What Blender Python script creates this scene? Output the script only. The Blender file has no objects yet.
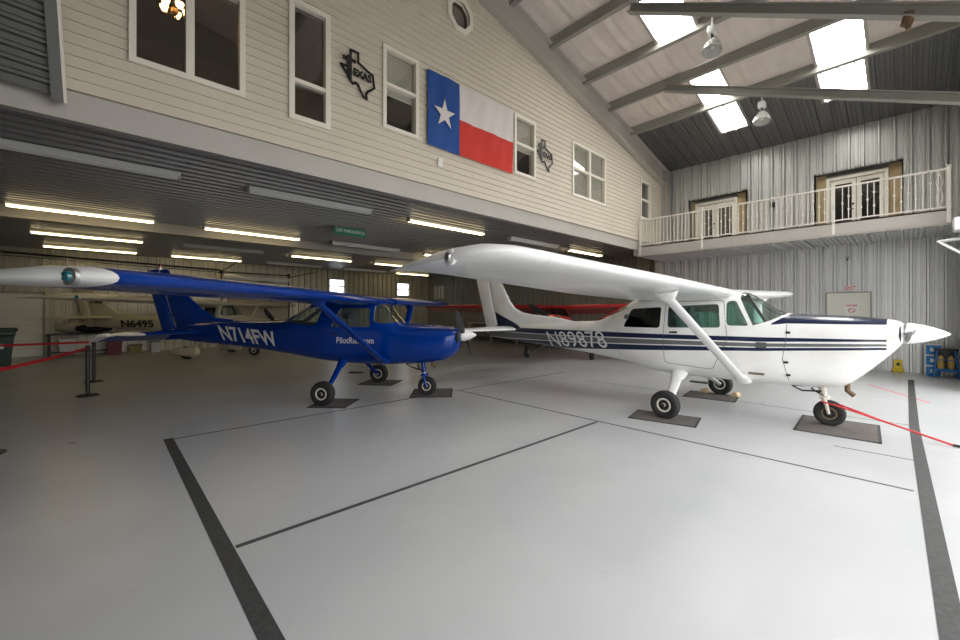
import bpy, bmesh, math, random
from mathutils import Vector, Matrix
random.seed(7)
PI = math.pi
SC = bpy.context.scene
COL = SC.collection

# ------------------------------------------------------------------ materials
def newmat(name):
    m = bpy.data.materials.new(name); m.use_nodes = True
    nt = m.node_tree; b = nt.nodes['Principled BSDF']
    return m, nt, b

def mat(name, col, rough=.5, metal=0., coat=0., emit=None, es=0., noise=0., nscale=3., bump=0., bscale=40., spec=None):
    m, nt, b = newmat(name)
    b.inputs['Base Color'].default_value = (*col, 1)
    b.inputs['Roughness'].default_value = rough
    b.inputs['Metallic'].default_value = metal
    b.inputs['Coat Weight'].default_value = coat
    b.inputs['Coat Roughness'].default_value = .08
    if spec is not None: b.inputs['Specular IOR Level'].default_value = spec
    if emit:
        b.inputs['Emission Color'].default_value = (*emit, 1)
        b.inputs['Emission Strength'].default_value = es
    if noise or bump:
        tc = nt.nodes.new('ShaderNodeTexCoord')
    if noise:
        n = nt.nodes.new('ShaderNodeTexNoise'); n.inputs['Scale'].default_value = nscale; n.inputs['Detail'].default_value = 5
        nt.links.new(tc.outputs['Object'], n.inputs['Vector'])
        r = nt.nodes.new('ShaderNodeMapRange'); r.inputs['From Min'].default_value = .3; r.inputs['From Max'].default_value = .7
        r.inputs['To Min'].default_value = 1 - noise; r.inputs['To Max'].default_value = 1 + noise * .5
        nt.links.new(n.outputs['Fac'], r.inputs['Value'])
        mx = nt.nodes.new('ShaderNodeVectorMath'); mx.operation = 'SCALE'
        mx.inputs[0].default_value = col
        nt.links.new(r.outputs['Result'], mx.inputs['Scale'])
        nt.links.new(mx.outputs['Vector'], b.inputs['Base Color'])
    if bump:
        n2 = nt.nodes.new('ShaderNodeTexNoise'); n2.inputs['Scale'].default_value = bscale
        nt.links.new(tc.outputs['Object'], n2.inputs['Vector'])
        bp = nt.nodes.new('ShaderNodeBump'); bp.inputs['Strength'].default_value = bump; bp.inputs['Distance'].default_value = .02
        nt.links.new(n2.outputs['Fac'], bp.inputs['Height']); nt.links.new(bp.outputs['Normal'], b.inputs['Normal'])
    return m

def glass(name, tint=(1, 1, 1), refl=.12, rough=.02):
    m = bpy.data.materials.new(name); m.use_nodes = True; nt = m.node_tree; nt.nodes.clear()
    o = nt.nodes.new('ShaderNodeOutputMaterial'); t = nt.nodes.new('ShaderNodeBsdfTransparent'); t.inputs[0].default_value = (*tint, 1)
    g = nt.nodes.new('ShaderNodeBsdfGlossy'); g.inputs['Roughness'].default_value = rough
    mx = nt.nodes.new('ShaderNodeMixShader'); fc = nt.nodes.new('ShaderNodeLayerWeight'); fc.inputs[0].default_value = .5
    lw = nt.nodes.new('ShaderNodeMath'); lw.operation = 'POWER'; lw.inputs[1].default_value = 4.; nt.links.new(fc.outputs['Facing'], lw.inputs[0])
    ad = nt.nodes.new('ShaderNodeMath'); ad.operation = 'ADD'; ad.use_clamp = True; ad.inputs[1].default_value = refl
    nt.links.new(lw.outputs[0], ad.inputs[0]); nt.links.new(ad.outputs[0], mx.inputs[0])
    nt.links.new(t.outputs[0], mx.inputs[1]); nt.links.new(g.outputs[0], mx.inputs[2]); nt.links.new(mx.outputs[0], o.inputs[0])
    return m

M = {}
M['white_paint'] = mat('white_paint', (.84, .84, .83), .28, coat=.4, noise=.05, nscale=2)
M['blue_paint'] = mat('blue_paint', (.0, .034, .25), .17, coat=0., spec=.45, noise=.12, nscale=2)
M['cream_paint'] = mat('cream_paint', (.55, .50, .37), .4, coat=.2)
M['red_paint'] = mat('red_paint', (.33, .012, .012), .35, coat=.4)
M['orange_paint'] = mat('orange_paint', (.75, .10, .02), .35, coat=.4)
M['navy_paint'] = mat('navy_paint', (.006, .014, .05), .25, coat=.5)
M['interior_dark'] = mat('interior_dark', (.035, .035, .04), .8)
M['interior_light'] = mat('interior_light', (.35, .34, .32), .8)
M['seat_cloth'] = mat('seat_cloth', (.10, .10, .11), .9, bump=.3)
M['rubber'] = mat('rubber', (.018, .018, .018), .75, noise=.2, nscale=20)
M['hub_white'] = mat('hub_white', (.62, .58, .50), .45)
M['steel'] = mat('steel', (.55, .55, .55), .3, metal=1)
M['black_metal'] = mat('black_metal', (.015, .015, .017), .4)
M['prop_grey'] = mat('prop_grey', (.018, .018, .02), .4)
M['dark'] = mat('dark', (.01, .01, .01), .8)
M['seam'] = mat('seam', (.10, .10, .10), .8)
M['seam_blue'] = mat('seam_blue', (.004, .008, .06), .8)
M['text_white'] = mat('text_white', (.80, .80, .80), .5)
M['text_black'] = mat('text_black', (.012, .012, .012), .6)
M['green_lens'] = mat('green_lens', (.0, .12, .16), .15, coat=1)
M['clear_lens'] = mat('clear_lens', (.75, .75, .72), .2, coat=1)
M['red_lens'] = mat('red_lens', (.5, .02, .02), .2, coat=1)
M['plane_glass'] = glass('plane_glass', (.90, .95, .94), .05)
M['plane_glass_green'] = glass('plane_glass_green', (.70, .90, .84), .06)
M['plane_glass_dark'] = glass('plane_glass_dark', (.22, .24, .25), .03)  # darkest glass tint, for the rear side windows
M['window_glass_clear'] = glass('window_glass_clear', (.92, .92, .90), .10)
M['window_glass'] = glass('window_glass', (.55, .55, .52), .22)
M['siding'] = mat('siding', (.62, .555, .455), .6, noise=.04, nscale=1.2)
M['trim_cream'] = mat('trim_cream', (.76, .71, .61), .5)
M['beam_paint'] = mat('beam_paint', (.44, .41, .37), .55, noise=.06, nscale=1)
M['steel_beam'] = mat('steel_beam', (.29, .28, .245), .5, noise=.08, nscale=2)
M['galv'] = mat('galv', (.68, .68, .665), .38, metal=.45, noise=.02, nscale=1.5)
M['galv_upper'] = mat('galv_upper', (.62, .615, .575), .38, metal=.45, noise=.02, nscale=1.5)
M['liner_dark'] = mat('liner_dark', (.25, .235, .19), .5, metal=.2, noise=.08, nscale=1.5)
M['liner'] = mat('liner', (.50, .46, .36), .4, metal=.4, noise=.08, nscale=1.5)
M['dark_deck'] = mat('dark_deck', (.24, .232, .23), .38, metal=.3)
M['roof_metal'] = mat('roof_metal', (.15, .15, .145), .4, metal=.4)
M['insul'] = mat('insul', (.68, .60, .545), .75, noise=.06, nscale=3)
M['skylight'] = mat('skylight', (.8, .8, .8), .5, emit=(1, 1, .98), es=12.)
M['tube_on'] = mat('tube_on', (.9, .9, .8), .4, emit=(1., .80, .42), es=5.)
M['tube_off'] = mat('tube_off', (.80, .79, .76), .4)
M['fixture'] = mat('fixture', (.62, .60, .56), .4)
M['green_sign'] = mat('green_sign', (.0, .22, .13), .5)
M['sign_white'] = mat('sign_white', (.75, .75, .72), .5)
M['sign_red'] = mat('sign_red', (.55, .03, .02), .5)
M['door_beige'] = mat('door_beige', (.70, .68, .60), .5)
M['plywood'] = mat('plywood', (.45, .33, .17), .6, noise=.15, nscale=5)
M['rail_white'] = mat('rail_white', (.72, .68, .61), .45)
M['flag_blue'] = mat('flag_blue', (.012, .065, .27), .8)
M['flag_white'] = mat('flag_white', (.68, .62, .60), .8)
M['flag_red'] = mat('flag_red', (.58, .035, .022), .8)
M['tape'] = mat('tape', (.055, .055, .055), .7, noise=.35, nscale=25)
M['line_dark'] = mat('line_dark', (.07, .07, .07), .6)
M['line_red'] = mat('line_red', (.75, .22, .22), .6)
M['carpet'] = mat('carpet', (.13, .115, .105), .95, noise=.25, nscale=30, bump=.4, bscale=150)
M['carpet_edge'] = mat('carpet_edge', (.045, .045, .045), .9)
M['wood_pale'] = mat('wood_pale', (.55, .42, .26), .7)
M['bin_green'] = mat('bin_green', (.002, .030, .018), .4)
M['belt_red'] = mat('belt_red', (.42, .005, .012), .6)
M['bar_red'] = mat('bar_red', (.50, .006, .015), .35)
M['crate_blue'] = mat('crate_blue', (.01, .22, .55), .5)
M['rack_blue'] = mat('rack_blue', (.005, .16, .50), .4)
M['bottle_yellow'] = mat('bottle_yellow', (.62, .42, .12), .35)
M['olive'] = mat('olive', (.25, .21, .05), .6)
M['yellow'] = mat('yellow', (.75, .55, .02), .5)
M['bag_tan'] = mat('bag_tan', (.40, .34, .26), .9)
M['cloth_white'] = mat('cloth_white', (.62, .62, .60), .8)
M['bin_red'] = mat('bin_red', (.13, .01, .012), .5)
M['room_tan'] = mat('room_tan', (.32, .25, .19), .8)
M['room_floor'] = mat('room_floor', (.16, .10, .05), .6)
M['curtain'] = mat('curtain', (.42, .26, .06), .85)
M['blind'] = mat('blind', (.62, .60, .54), .8)
M['bulb'] = mat('bulb', (1, .8, .5), .4, emit=(1, .62, .25), es=22)
M['brass'] = mat('brass', (.35, .22, .08), .4, metal=.8)
M['bell_glass'] = mat('bell_glass', (.62, .62, .58), .15, metal=.3, coat=.5)
M['rust'] = mat('rust', (.13, .08, .045), .8)
M['asphalt'] = mat('apron', (.42, .42, .41), .85)
M['oil_dirt'] = mat('oil_dirt', (.16, .12, .08), .8)

def floor_mat():
    m, nt, b = newmat('epoxy_floor')
    tc = nt.nodes.new('ShaderNodeTexCoord')
    n = nt.nodes.new('ShaderNodeTexNoise'); n.inputs['Scale'].default_value = .55; n.inputs['Detail'].default_value = 6; n.inputs['Roughness'].default_value = .6
    nt.links.new(tc.outputs['Object'], n.inputs['Vector'])
    r = nt.nodes.new('ShaderNodeValToRGB')
    r.color_ramp.elements[0].position = .3; r.color_ramp.elements[0].color = (.455, .465, .475, 1)
    r.color_ramp.elements[1].position = .7; r.color_ramp.elements[1].color = (.52, .53, .535, 1)
    nt.links.new(n.outputs['Fac'], r.inputs[0])
    # small brownish scuffs
    n2 = nt.nodes.new('ShaderNodeTexNoise'); n2.inputs['Scale'].default_value = 1.6; n2.inputs['Detail'].default_value = 8; n2.inputs['Roughness'].default_value = .75
    mp = nt.nodes.new('ShaderNodeMapping'); mp.inputs['Scale'].default_value = (1, 1.6, 1)
    nt.links.new(tc.outputs['Object'], mp.inputs[0]); nt.links.new(mp.outputs[0], n2.inputs['Vector'])
    r2 = nt.nodes.new('ShaderNodeMapRange'); r2.inputs['From Min'].default_value = .62; r2.inputs['From Max'].default_value = .76; r2.inputs['To Max'].default_value = .45
    nt.links.new(n2.outputs['Fac'], r2.inputs['Value'])
    mx = nt.nodes.new('ShaderNodeMixRGB'); mx.inputs[2].default_value = (.30, .27, .23, 1)
    nt.links.new(r2.outputs[0], mx.inputs[0]); nt.links.new(r.outputs[0], mx.inputs[1]); nt.links.new(mx.outputs[0], b.inputs['Base Color'])
    n3 = nt.nodes.new('ShaderNodeTexNoise'); n3.inputs['Scale'].default_value = 2.5; n3.inputs['Detail'].default_value = 4
    nt.links.new(tc.outputs['Object'], n3.inputs['Vector'])
    r3 = nt.nodes.new('ShaderNodeMapRange'); r3.inputs['To Min'].default_value = .22; r3.inputs['To Max'].default_value = .42
    nt.links.new(n3.outputs['Fac'], r3.inputs['Value']); nt.links.new(r3.outputs[0], b.inputs['Roughness'])
    b.inputs['Specular IOR Level'].default_value = .5
    bp = nt.nodes.new('ShaderNodeBump'); bp.inputs['Strength'].default_value = .08; bp.inputs['Distance'].default_value = .01
    nt.links.new(n3.outputs['Fac'], bp.inputs['Height']); nt.links.new(bp.outputs['Normal'], b.inputs['Normal'])
    return m
M['floor'] = floor_mat()

class NG:
    """tiny helper for math nodes"""
    def __init__(s, nt): s.nt = nt
    def m(s, op, a, b=None):
        n = s.nt.nodes.new('ShaderNodeMath'); n.operation = op
        for i, v in enumerate((a, b)):
            if v is None: continue
            if isinstance(v, (int, float)): n.inputs[i].default_value = v
            else: s.nt.links.new(v, n.inputs[i])
        return n.outputs[0]

def livery_mat(fin=False):
    """white body with navy and grey bands whose edges follow piecewise lines along the fuselage"""
    m, nt, b = newmat('white_navy_livery' + ('_fin' if fin else '')); g = NG(nt)
    tc = nt.nodes.new('ShaderNodeTexCoord'); sp = nt.nodes.new('ShaderNodeSeparateXYZ'); nt.links.new(tc.outputs['Object'], sp.inputs[0])
    X, Z = sp.outputs[0], sp.outputs[2]
    u = g.m('DIVIDE', g.m('ADD', X, 6.), 9.)
    def edge(pts):
        r = nt.nodes.new('ShaderNodeValToRGB'); cr = r.color_ramp
        for i, (x, z) in enumerate(pts):
            p = (x + 6.) / 9.
            e = cr.elements[i] if i < 2 else cr.elements.new(p)
            e.position = p
        es = sorted(cr.elements, key=lambda e: e.position)
        for e, (x, z) in zip(es, sorted(pts)): e.color = (z / 2, z / 2, z / 2, 1)
        nt.links.new(u, r.inputs[0])
        return g.m('MULTIPLY', r.outputs[0], 2.)
    def between(lo, hi): return g.m('MULTIPLY', g.m('GREATER_THAN', Z, lo), g.m('LESS_THAN', Z, hi))
    e0 = edge([(-4.92, 1.64), (-3.89, 1.23), (-2.65, 1.23), (-.41, 1.23), (1.04, 1.24), (2.27, 1.26)])
    if fin:
        navy = g.m('LESS_THAN', Z, e0); grey = g.m('LESS_THAN', Z, -5.)
    else:
        e1 = edge([(-4.9, 1.15), (-4.33, 1.13), (-3.77, 1.12), (-2.65, 1.115), (-.41, 1.155), (1.04, 1.175), (2.27, 1.235)])
        e2 = edge([(-4.9, 1.135), (-4.33, 1.115), (-3.77, 1.105), (-2.65, 1.10), (-.41, 1.133), (1.04, 1.152), (2.27, 1.205)])
        e3 = edge([(-4.9, .98), (-4.33, .965), (-3.77, .97), (-2.65, .98), (-.41, 1.055), (1.04, 1.10), (2.27, 1.175)])
        e4 = edge([(-4.9, .965), (-4.33, .95), (-3.77, .955), (-2.65, .965), (-.41, 1.038), (1.04, 1.085), (2.27, 1.16)])
        e5 = edge([(-4.9, .5), (-4.33, .82), (-3.77, .79), (-2.65, .825), (-.41, .955), (1.04, 1.04), (2.27, 1.13)])
        front = g.m('LESS_THAN', X, 2.33)
        navy = g.m('ADD', between(e1, e0), between(e5, e4))
        top = g.m('MULTIPLY', g.m('GREATER_THAN', Z, g.m('ADD', 1.445, g.m('MULTIPLY', g.m('MAXIMUM', g.m('SUBTRACT', 1.34, X), 0.), -.12))), g.m('GREATER_THAN', g.m('ADD', X, g.m('MULTIPLY', Z, -1.4)), -.86))
        top = g.m('MULTIPLY', top, g.m('GREATER_THAN', X, 1.16))
        top = g.m('MULTIPLY', top, front)
        navy = g.m('MINIMUM', g.m('ADD', g.m('MULTIPLY', navy, front), top), 1.)
        grey = g.m('MULTIPLY', between(e3, e2), front)
    c1 = nt.nodes.new('ShaderNodeMixRGB'); c1.inputs[2].default_value = (.006, .014, .048, 1)
    n = nt.nodes.new('ShaderNodeTexNoise'); n.inputs['Scale'].default_value = 2.5; n.inputs['Detail'].default_value = 6
    nt.links.new(tc.outputs['Object'], n.inputs['Vector'])
    cr = nt.nodes.new('ShaderNodeValToRGB'); cr.color_ramp.elements[0].position = .3; cr.color_ramp.elements[1].position = .55
    cr.color_ramp.elements[0].color = (.76, .74, .69, 1); cr.color_ramp.elements[1].color = (.84, .835, .82, 1)
    nt.links.new(n.outputs['Fac'], cr.inputs[0]); nt.links.new(cr.outputs[0], c1.inputs[1])
    nt.links.new(navy, c1.inputs[0])
    c2 = nt.nodes.new('ShaderNodeMixRGB'); c2.inputs[2].default_value = (.14, .14, .145, 1)
    nt.links.new(c1.outputs[0], c2.inputs[1]); nt.links.new(grey, c2.inputs[0]); nt.links.new(c2.outputs[0], b.inputs['Base Color'])
    b.inputs['Roughness'].default_value = .3; b.inputs['Coat Weight'].default_value = .35; b.inputs['Coat Roughness'].default_value = .1
    return m
M['livery'] = livery_mat(); M['livery_fin'] = livery_mat(True)

# ------------------------------------------------------------------ mesh builder
def mobj(name, verts, faces, mats, parent=None, smooth=False, midx=None, angle=35):
    me = bpy.data.meshes.new(name); me.from_pydata([tuple(v) for v in verts], [], faces)
    for m in (mats if isinstance(mats, (list, tuple)) else [mats]): me.materials.append(M[m] if isinstance(m, str) else m)
    if midx: me.polygons.foreach_set('material_index', midx)
    bm = bmesh.new(); bm.from_mesh(me); bmesh.ops.recalc_face_normals(bm, faces=bm.faces); bm.to_mesh(me); bm.free()
    if smooth:
        me.polygons.foreach_set('use_smooth', [True] * len(me.polygons)); me.set_sharp_from_angle(angle=math.radians(angle))
    me.update()
    o = bpy.data.objects.new(name, me); COL.objects.link(o)
    if parent: o.parent = parent
    return o

class MB:
    def __init__(s): s.v = []; s.f = []; s.mi = []; s.cur = 0
    def add(s, v, f):
        b = len(s.v); s.v += [Vector(p) for p in v]; s.f += [[i + b for i in q] for q in f]; s.mi += [s.cur] * len(f); return s
    def box(s, x0, x1, y0, y1, z0, z1):
        v = [(x, y, z) for x in (x0, x1) for y in (y0, y1) for z in (z0, z1)]
        return s.add(v, [(0, 1, 3, 2), (4, 6, 7, 5), (0, 4, 5, 1), (2, 3, 7, 6), (0, 2, 6, 4), (1, 5, 7, 3)])
    def cbox(s, c, sx, sy, sz, rot=None):
        R = rot or Matrix.Identity(3); c = Vector(c)
        v = [c + R @ Vector((x * sx / 2, y * sy / 2, z * sz / 2)) for x in (-1, 1) for y in (-1, 1) for z in (-1, 1)]
        return s.add(v, [(0, 1, 3, 2), (4, 6, 7, 5), (0, 4, 5, 1), (2, 3, 7, 6), (0, 2, 6, 4), (1, 5, 7, 3)])
    def bbox(s, c, sx, sy, sz, r=.02, rot=None):       # bevelled box
        bm = bmesh.new(); bmesh.ops.create_cube(bm, size=1)
        bmesh.ops.scale(bm, vec=(sx, sy, sz), verts=bm.verts)
        bmesh.ops.bevel(bm, geom=bm.edges[:] + bm.verts[:], offset=min(r, sx * .45, sy * .45, sz * .45), segments=3, affect='EDGES', profile=.5)
        R = (rot or Matrix.Identity(3)); c = Vector(c)
        bm.verts.index_update()
        s.add([c + R @ v.co for v in bm.verts], [[v.index for v in f.verts] for f in bm.faces]); bm.free(); return s
    def loft(s, rings, closed=True, caps=True):
        n = len(rings[0]); v = [p for r in rings for p in r]; f = []
        for i in range(len(rings) - 1):
            for j in range(n if closed else n - 1):
                k = (j + 1) % n; f.append((i * n + j, i * n + k, (i + 1) * n + k, (i + 1) * n + j))
        if caps and closed:
            f.append(tuple(range(n))[::-1]); f.append(tuple((len(rings) - 1) * n + j for j in range(n)))
        return s.add(v, f)
    def tube(s, pts, r, n=10, caps=True, flat=None):
        pts = [Vector(p) for p in pts]; rs = r if isinstance(r, (list, tuple)) else [r] * len(pts); rings = []
        up = Vector((0, 0, 1))
        for i, p in enumerate(pts):
            d = (pts[min(i + 1, len(pts) - 1)] - pts[max(i - 1, 0)]).normalized()
            a = up if abs(d.z) < .95 else Vector((1, 0, 0))
            x = d.cross(a).normalized(); y = d.cross(x).normalized()
            rings.append([p + x * rs[i] * math.cos(t) + y * rs[i] * math.sin(t) for t in [2 * PI * k / n for k in range(n)]])
        return s.loft(rings, True, caps)
    def blade(s, p0, p1, chord, w0, w1, t0, t1, n=14):  # elliptical bar, long axis of section along `chord`
        p0 = Vector(p0); p1 = Vector(p1); d = (p1 - p0).normalized(); c = Vector(chord); c = (c - d * c.dot(d)).normalized(); q = d.cross(c)
        rr = []
        for p, w, t in ((p0, w0, t0), (p1, w1, t1)):
            rr.append([p + c * w / 2 * math.cos(a) + q * t / 2 * math.sin(a) for a in [2 * PI * k / n for k in range(n)]])
        return s.loft(rr)
    def lathe(s, prof, origin=(0, 0, 0), axis='Z', n=32, rot=None):   # prof: (r, h)
        o = Vector(origin); rings = []
        for r, h in prof:
            ring = []
            for k in range(n):
                a = 2 * PI * k / n; c, q = r * math.cos(a), r * math.sin(a)
                p = Vector((c, q, h)) if axis == 'Z' else Vector((c, h, q)) if axis == 'Y' else Vector((h, c, q))
                ring.append(o + (rot @ p if rot else p))
            rings.append(ring)
        return s.loft(rings)
    def prism(s, poly, a0, a1, plane='xz'):            # poly in plane, extruded along remaining axis
        def P(u, v, w): return (u, w, v) if plane == 'xz' else (u, v, w) if plane == 'xy' else (w, u, v)
        return s.loft([[P(u, v, a0) for u, v in poly], [P(u, v, a1) for u, v in poly]])
    def build(s, name, mats, parent=None, smooth=False, angle=35):
        return mobj(name, s.v, s.f, mats, parent, smooth, s.mi, angle)

def tag(o, label=None, cat=None, group=None, kind=None):
    if label: o['label'] = label
    if cat: o['category'] = cat
    if group: o['group'] = group
    if kind: o['kind'] = kind
    return o
def empty(name, loc=(0, 0, 0), rz=0., label=None, cat=None, group=None, kind=None):
    o = bpy.data.objects.new(name, None); COL.objects.link(o); o.location = loc; o.rotation_euler = (0, 0, rz); o.empty_display_size = .1
    return tag(o, label, cat, group, kind)
def copy_tree(o, parent=None):
    c = o.copy(); COL.objects.link(c); c.parent = parent
    for ch in list(o.children): copy_tree(ch, c)
    return c
def struct(o, label=None): o['kind'] = 'structure'; return tag(o, label)

def bake(ob):
    dg = bpy.context.evaluated_depsgraph_get(); dg.update()
    me = bpy.data.meshes.new_from_object(ob.evaluated_get(dg)); old = ob.data; ob.modifiers.clear(); ob.data = me
    bpy.data.meshes.remove(old); return ob
def boolean(ob, cutters, op='DIFFERENCE', pre=None, smooth=True, angle=32):
    if pre: pre(ob)
    for c in cutters:
        m = ob.modifiers.new('b', 'BOOLEAN'); m.object = c; m.operation = op; m.solver = 'EXACT'
    bake(ob)
    for c in cutters:
        me = c.data; bpy.data.objects.remove(c); bpy.data.meshes.remove(me)
    if smooth:
        ob.data.polygons.foreach_set('use_smooth', [True] * len(ob.data.polygons)); ob.data.set_sharp_from_angle(angle=math.radians(angle))
    return ob

def roundpoly(pts, r, n=4):
    out = []; N = len(pts)
    for i in range(N):
        p0, p, p1 = Vector(pts[i - 1]), Vector(pts[i]), Vector(pts[(i + 1) % N])
        a = (p0 - p); b = (p1 - p); rr = min(r, a.length * .45, b.length * .45)
        A = p + a.normalized() * rr; B = p + b.normalized() * rr
        for k in range(n + 1):
            t = k / n; out.append(tuple(A * (1 - t) ** 2 + p * 2 * t * (1 - t) + B * t * t))
    return out

def text_mesh(s, bold=0.):
    cu = bpy.data.curves.new('t', 'FONT'); cu.body = s; cu.size = 1; cu.offset = bold; cu.resolution_u = 3
    o = bpy.data.objects.new('t', cu); COL.objects.link(o)
    dg = bpy.context.evaluated_depsgraph_get(); dg.update()
    me = bpy.data.meshes.new_from_object(o.evaluated_get(dg)); bpy.data.objects.remove(o); bpy.data.curves.remove(cu)
    bm = bmesh.new(); bm.from_mesh(me); bmesh.ops.triangulate(bm, faces=bm.faces)
    for _ in range(2):
        L = [e for e in bm.edges if e.calc_length() > .25]
        if L: bmesh.ops.subdivide_edges(bm, edges=L, cuts=1); bmesh.ops.triangulate(bm, faces=bm.faces)
    bm.verts.index_update()
    V = [v.co.copy() for v in bm.verts]; Fc = [[v.index for v in f.verts] for f in bm.faces]; bm.free(); bpy.data.meshes.remove(me)
    x0 = min(v.x for v in V); x1 = max(v.x for v in V); y0 = min(v.y for v in V); y1 = max(v.y for v in V)
    return [((v.x - x0) / (x1 - x0), (v.y - y0) / (y1 - y0)) for v in V], Fc
def text_obj(s, fn, mat_, parent, name='lettering', bold=0.01):
    """fn(u,v)->xyz with u,v in 0..1"""
    V, Fc = text_mesh(s, bold); me = bpy.data.meshes.new(name); me.from_pydata([tuple(fn(u, v)) for u, v in V], [], Fc); me.materials.append(M[mat_])
    o = bpy.data.objects.new(name, me); COL.objects.link(o); o.parent = parent; return o

# ------------------------------------------------------------------ high-wing aeroplane
def hermite(xs, ys, x):
    n = len(xs)
    if x <= xs[0]: return ys[0]
    if x >= xs[-1]: return ys[-1]
    i = max(k for k in range(n - 1) if xs[k] <= x)
    d = [(ys[k + 1] - ys[k]) / (xs[k + 1] - xs[k]) for k in range(n - 1)]
    def tg(k):
        if k == 0: return d[0]
        if k == n - 1: return d[-1]
        if d[k - 1] * d[k] <= 0: return 0.
        return 2 * d[k - 1] * d[k] / (d[k - 1] + d[k])
    h = xs[i + 1] - xs[i]; t = (x - xs[i]) / h
    return ys[i] * (2 * t ** 3 - 3 * t * t + 1) + h * tg(i) * (t ** 3 - 2 * t * t + t) + ys[i + 1] * (3 * t * t - 2 * t ** 3) + h * tg(i + 1) * (t ** 3 - t * t)

class Fus:
    def __init__(s, st):
        st = sorted(st); s.xs = [q[0] for q in st]; s.c = list(zip(*st))
    def par(s, x): return [hermite(s.xs, s.c[k], x) for k in range(1, 8)]
    def ring(s, x, N=48, off=0.):
        r = s.ring0(x, N)
        if not off: return r
        out = []
        for k in range(N):
            d = r[(k + 1) % N] - r[k - 1]; n = Vector((0, d.z, -d.y))
            n = n.normalized() if n.length > 1e-9 else Vector((0, 0, 1 if k > N / 4 else -1))
            out.append(r[k] + n * off)
        return out
    def ring0(s, x, N=48):
        zb, zs, zt, w, nb, nt, wt = s.par(x); out = []
        for k in range(N):
            a = -PI / 2 + 2 * PI * k / N
            ca, sa = math.cos(a), math.sin(a)
            if sa < 0: y = abs(ca) ** (2 / nb); u = abs(sa) ** (2 / nb); z = zs - (zs - zb) * u; f = 1
            else: y = abs(ca) ** (2 / nt); u = abs(sa) ** (2 / nt); z = zs + (zt - zs) * u; f = 1 - (1 - wt) * u
            y = math.copysign(y * w * f, ca)
            cz = (zb + zt) / 2
            out.append(Vector((x, y, z)))
        return out
    def hw(s, x, z):
        zb, zs, zt, w, nb, nt, wt = s.par(x)
        if z < zs: u = min(1, (zs - z) / (zs - zb)); return w * max(0, 1 - u ** nb) ** (1 / nb)
        u = min(1, (z - zs) / (zt - zs)); return w * max(0, 1 - u ** nt) ** (1 / nt) * (1 - (1 - wt) * u)
    def mesh(s, name, mats, parent, n=84, off=0., xr=None, mi=0):
        x0, x1 = xr or (s.xs[0], s.xs[-1]); b = MB(); b.cur = mi
        X = sorted(set([x0 + (x1 - x0) * i / n for i in range(n + 1)] + [x1 - .01, x1 - .03, x1 - .06, x1 - .1]))
        b.loft([s.ring(x, off=off) for x in X]); return b.build(name, mats, parent)
    def ribbon(s, b, poly, wd=.008, side=-1, off=.004, closed=True):
        P = [Vector(p) for p in poly]; pts = []
        N = len(P)
        for i in range(N if closed else N - 1):
            a, c = P[i], P[(i + 1) % N]; m = max(1, int((c - a).length / .05))
            for k in range(m): pts.append(a + (c - a) * k / m)
        if not closed: pts.append(P[-1])
        n = len(pts); L = []; R_ = []
        for i, p in enumerate(pts):
            d = (pts[(i + 1) % n] if (closed or i < n - 1) else p) - (pts[i - 1] if (closed or i > 0) else p)
            d = Vector((-d.y, d.x)).normalized() * wd / 2
            for lst, q in ((L, p + d), (R_, p - d)): lst.append(Vector((q.x, side * (s.hw(q.x, q.y) + off), q.y)))
        m = n if closed else n - 1
        b.add(L + R_, [(i, (i + 1) % n, n + (i + 1) % n, n + i) for i in range(m)])
        return b

def airfoil(a, b_, th=.12, n=14):
    def T(x): return 5 * th * (.2969 * math.sqrt(x) - .1260 * x - .3516 * x * x + .2843 * x ** 3 - .1036 * x ** 4)
    def Cm(x): return .02 / .16 * (.8 * x - x * x) if x < .4 else .02 / .36 * (.2 + .8 * x - x * x)
    xs = [a + (b_ - a) * (1 - math.cos(PI * k / n)) / 2 for k in range(n + 1)]
    up = [(x, Cm(x) + T(x)) for x in xs]; lo = [(x, Cm(x) - T(x)) for x in xs]
    pts = up[::-1] + (lo[1:] if a == 0 else lo)
    return pts
def wing_part(name, sts, a, b_, mat_, parent, side, ymin=None, ymax=None, th=.12, tilt=.02):
    """sts: (y, xLE, chord, z, thickness factor)"""
    ys = [q[0] for q in sts]
    def at(y):
        for i in range(len(sts) - 1):
            if sts[i][0] <= y <= sts[i + 1][0]:
                t = (y - sts[i][0]) / (sts[i + 1][0] - sts[i][0]); return [sts[i][k] + (sts[i + 1][k] - sts[i][k]) * t for k in range(5)]
        return list(sts[-1])
    y0 = ys[0] if ymin is None else ymin; y1 = ys[-1] if ymax is None else ymax
    Y = [y0] + [y for y in ys if y0 < y < y1] + [y1]; rings = []
    for y in Y:
        _, xl, c, z, tf = at(y)
        rings.append([Vector((xl - c * x, side * y, z + c * t * tf - tilt * c * x)) for x, t in airfoil(a, b_, th)])
    b = MB(); b.loft(rings); return b.build(name, mat_, parent, True, 40)

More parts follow.
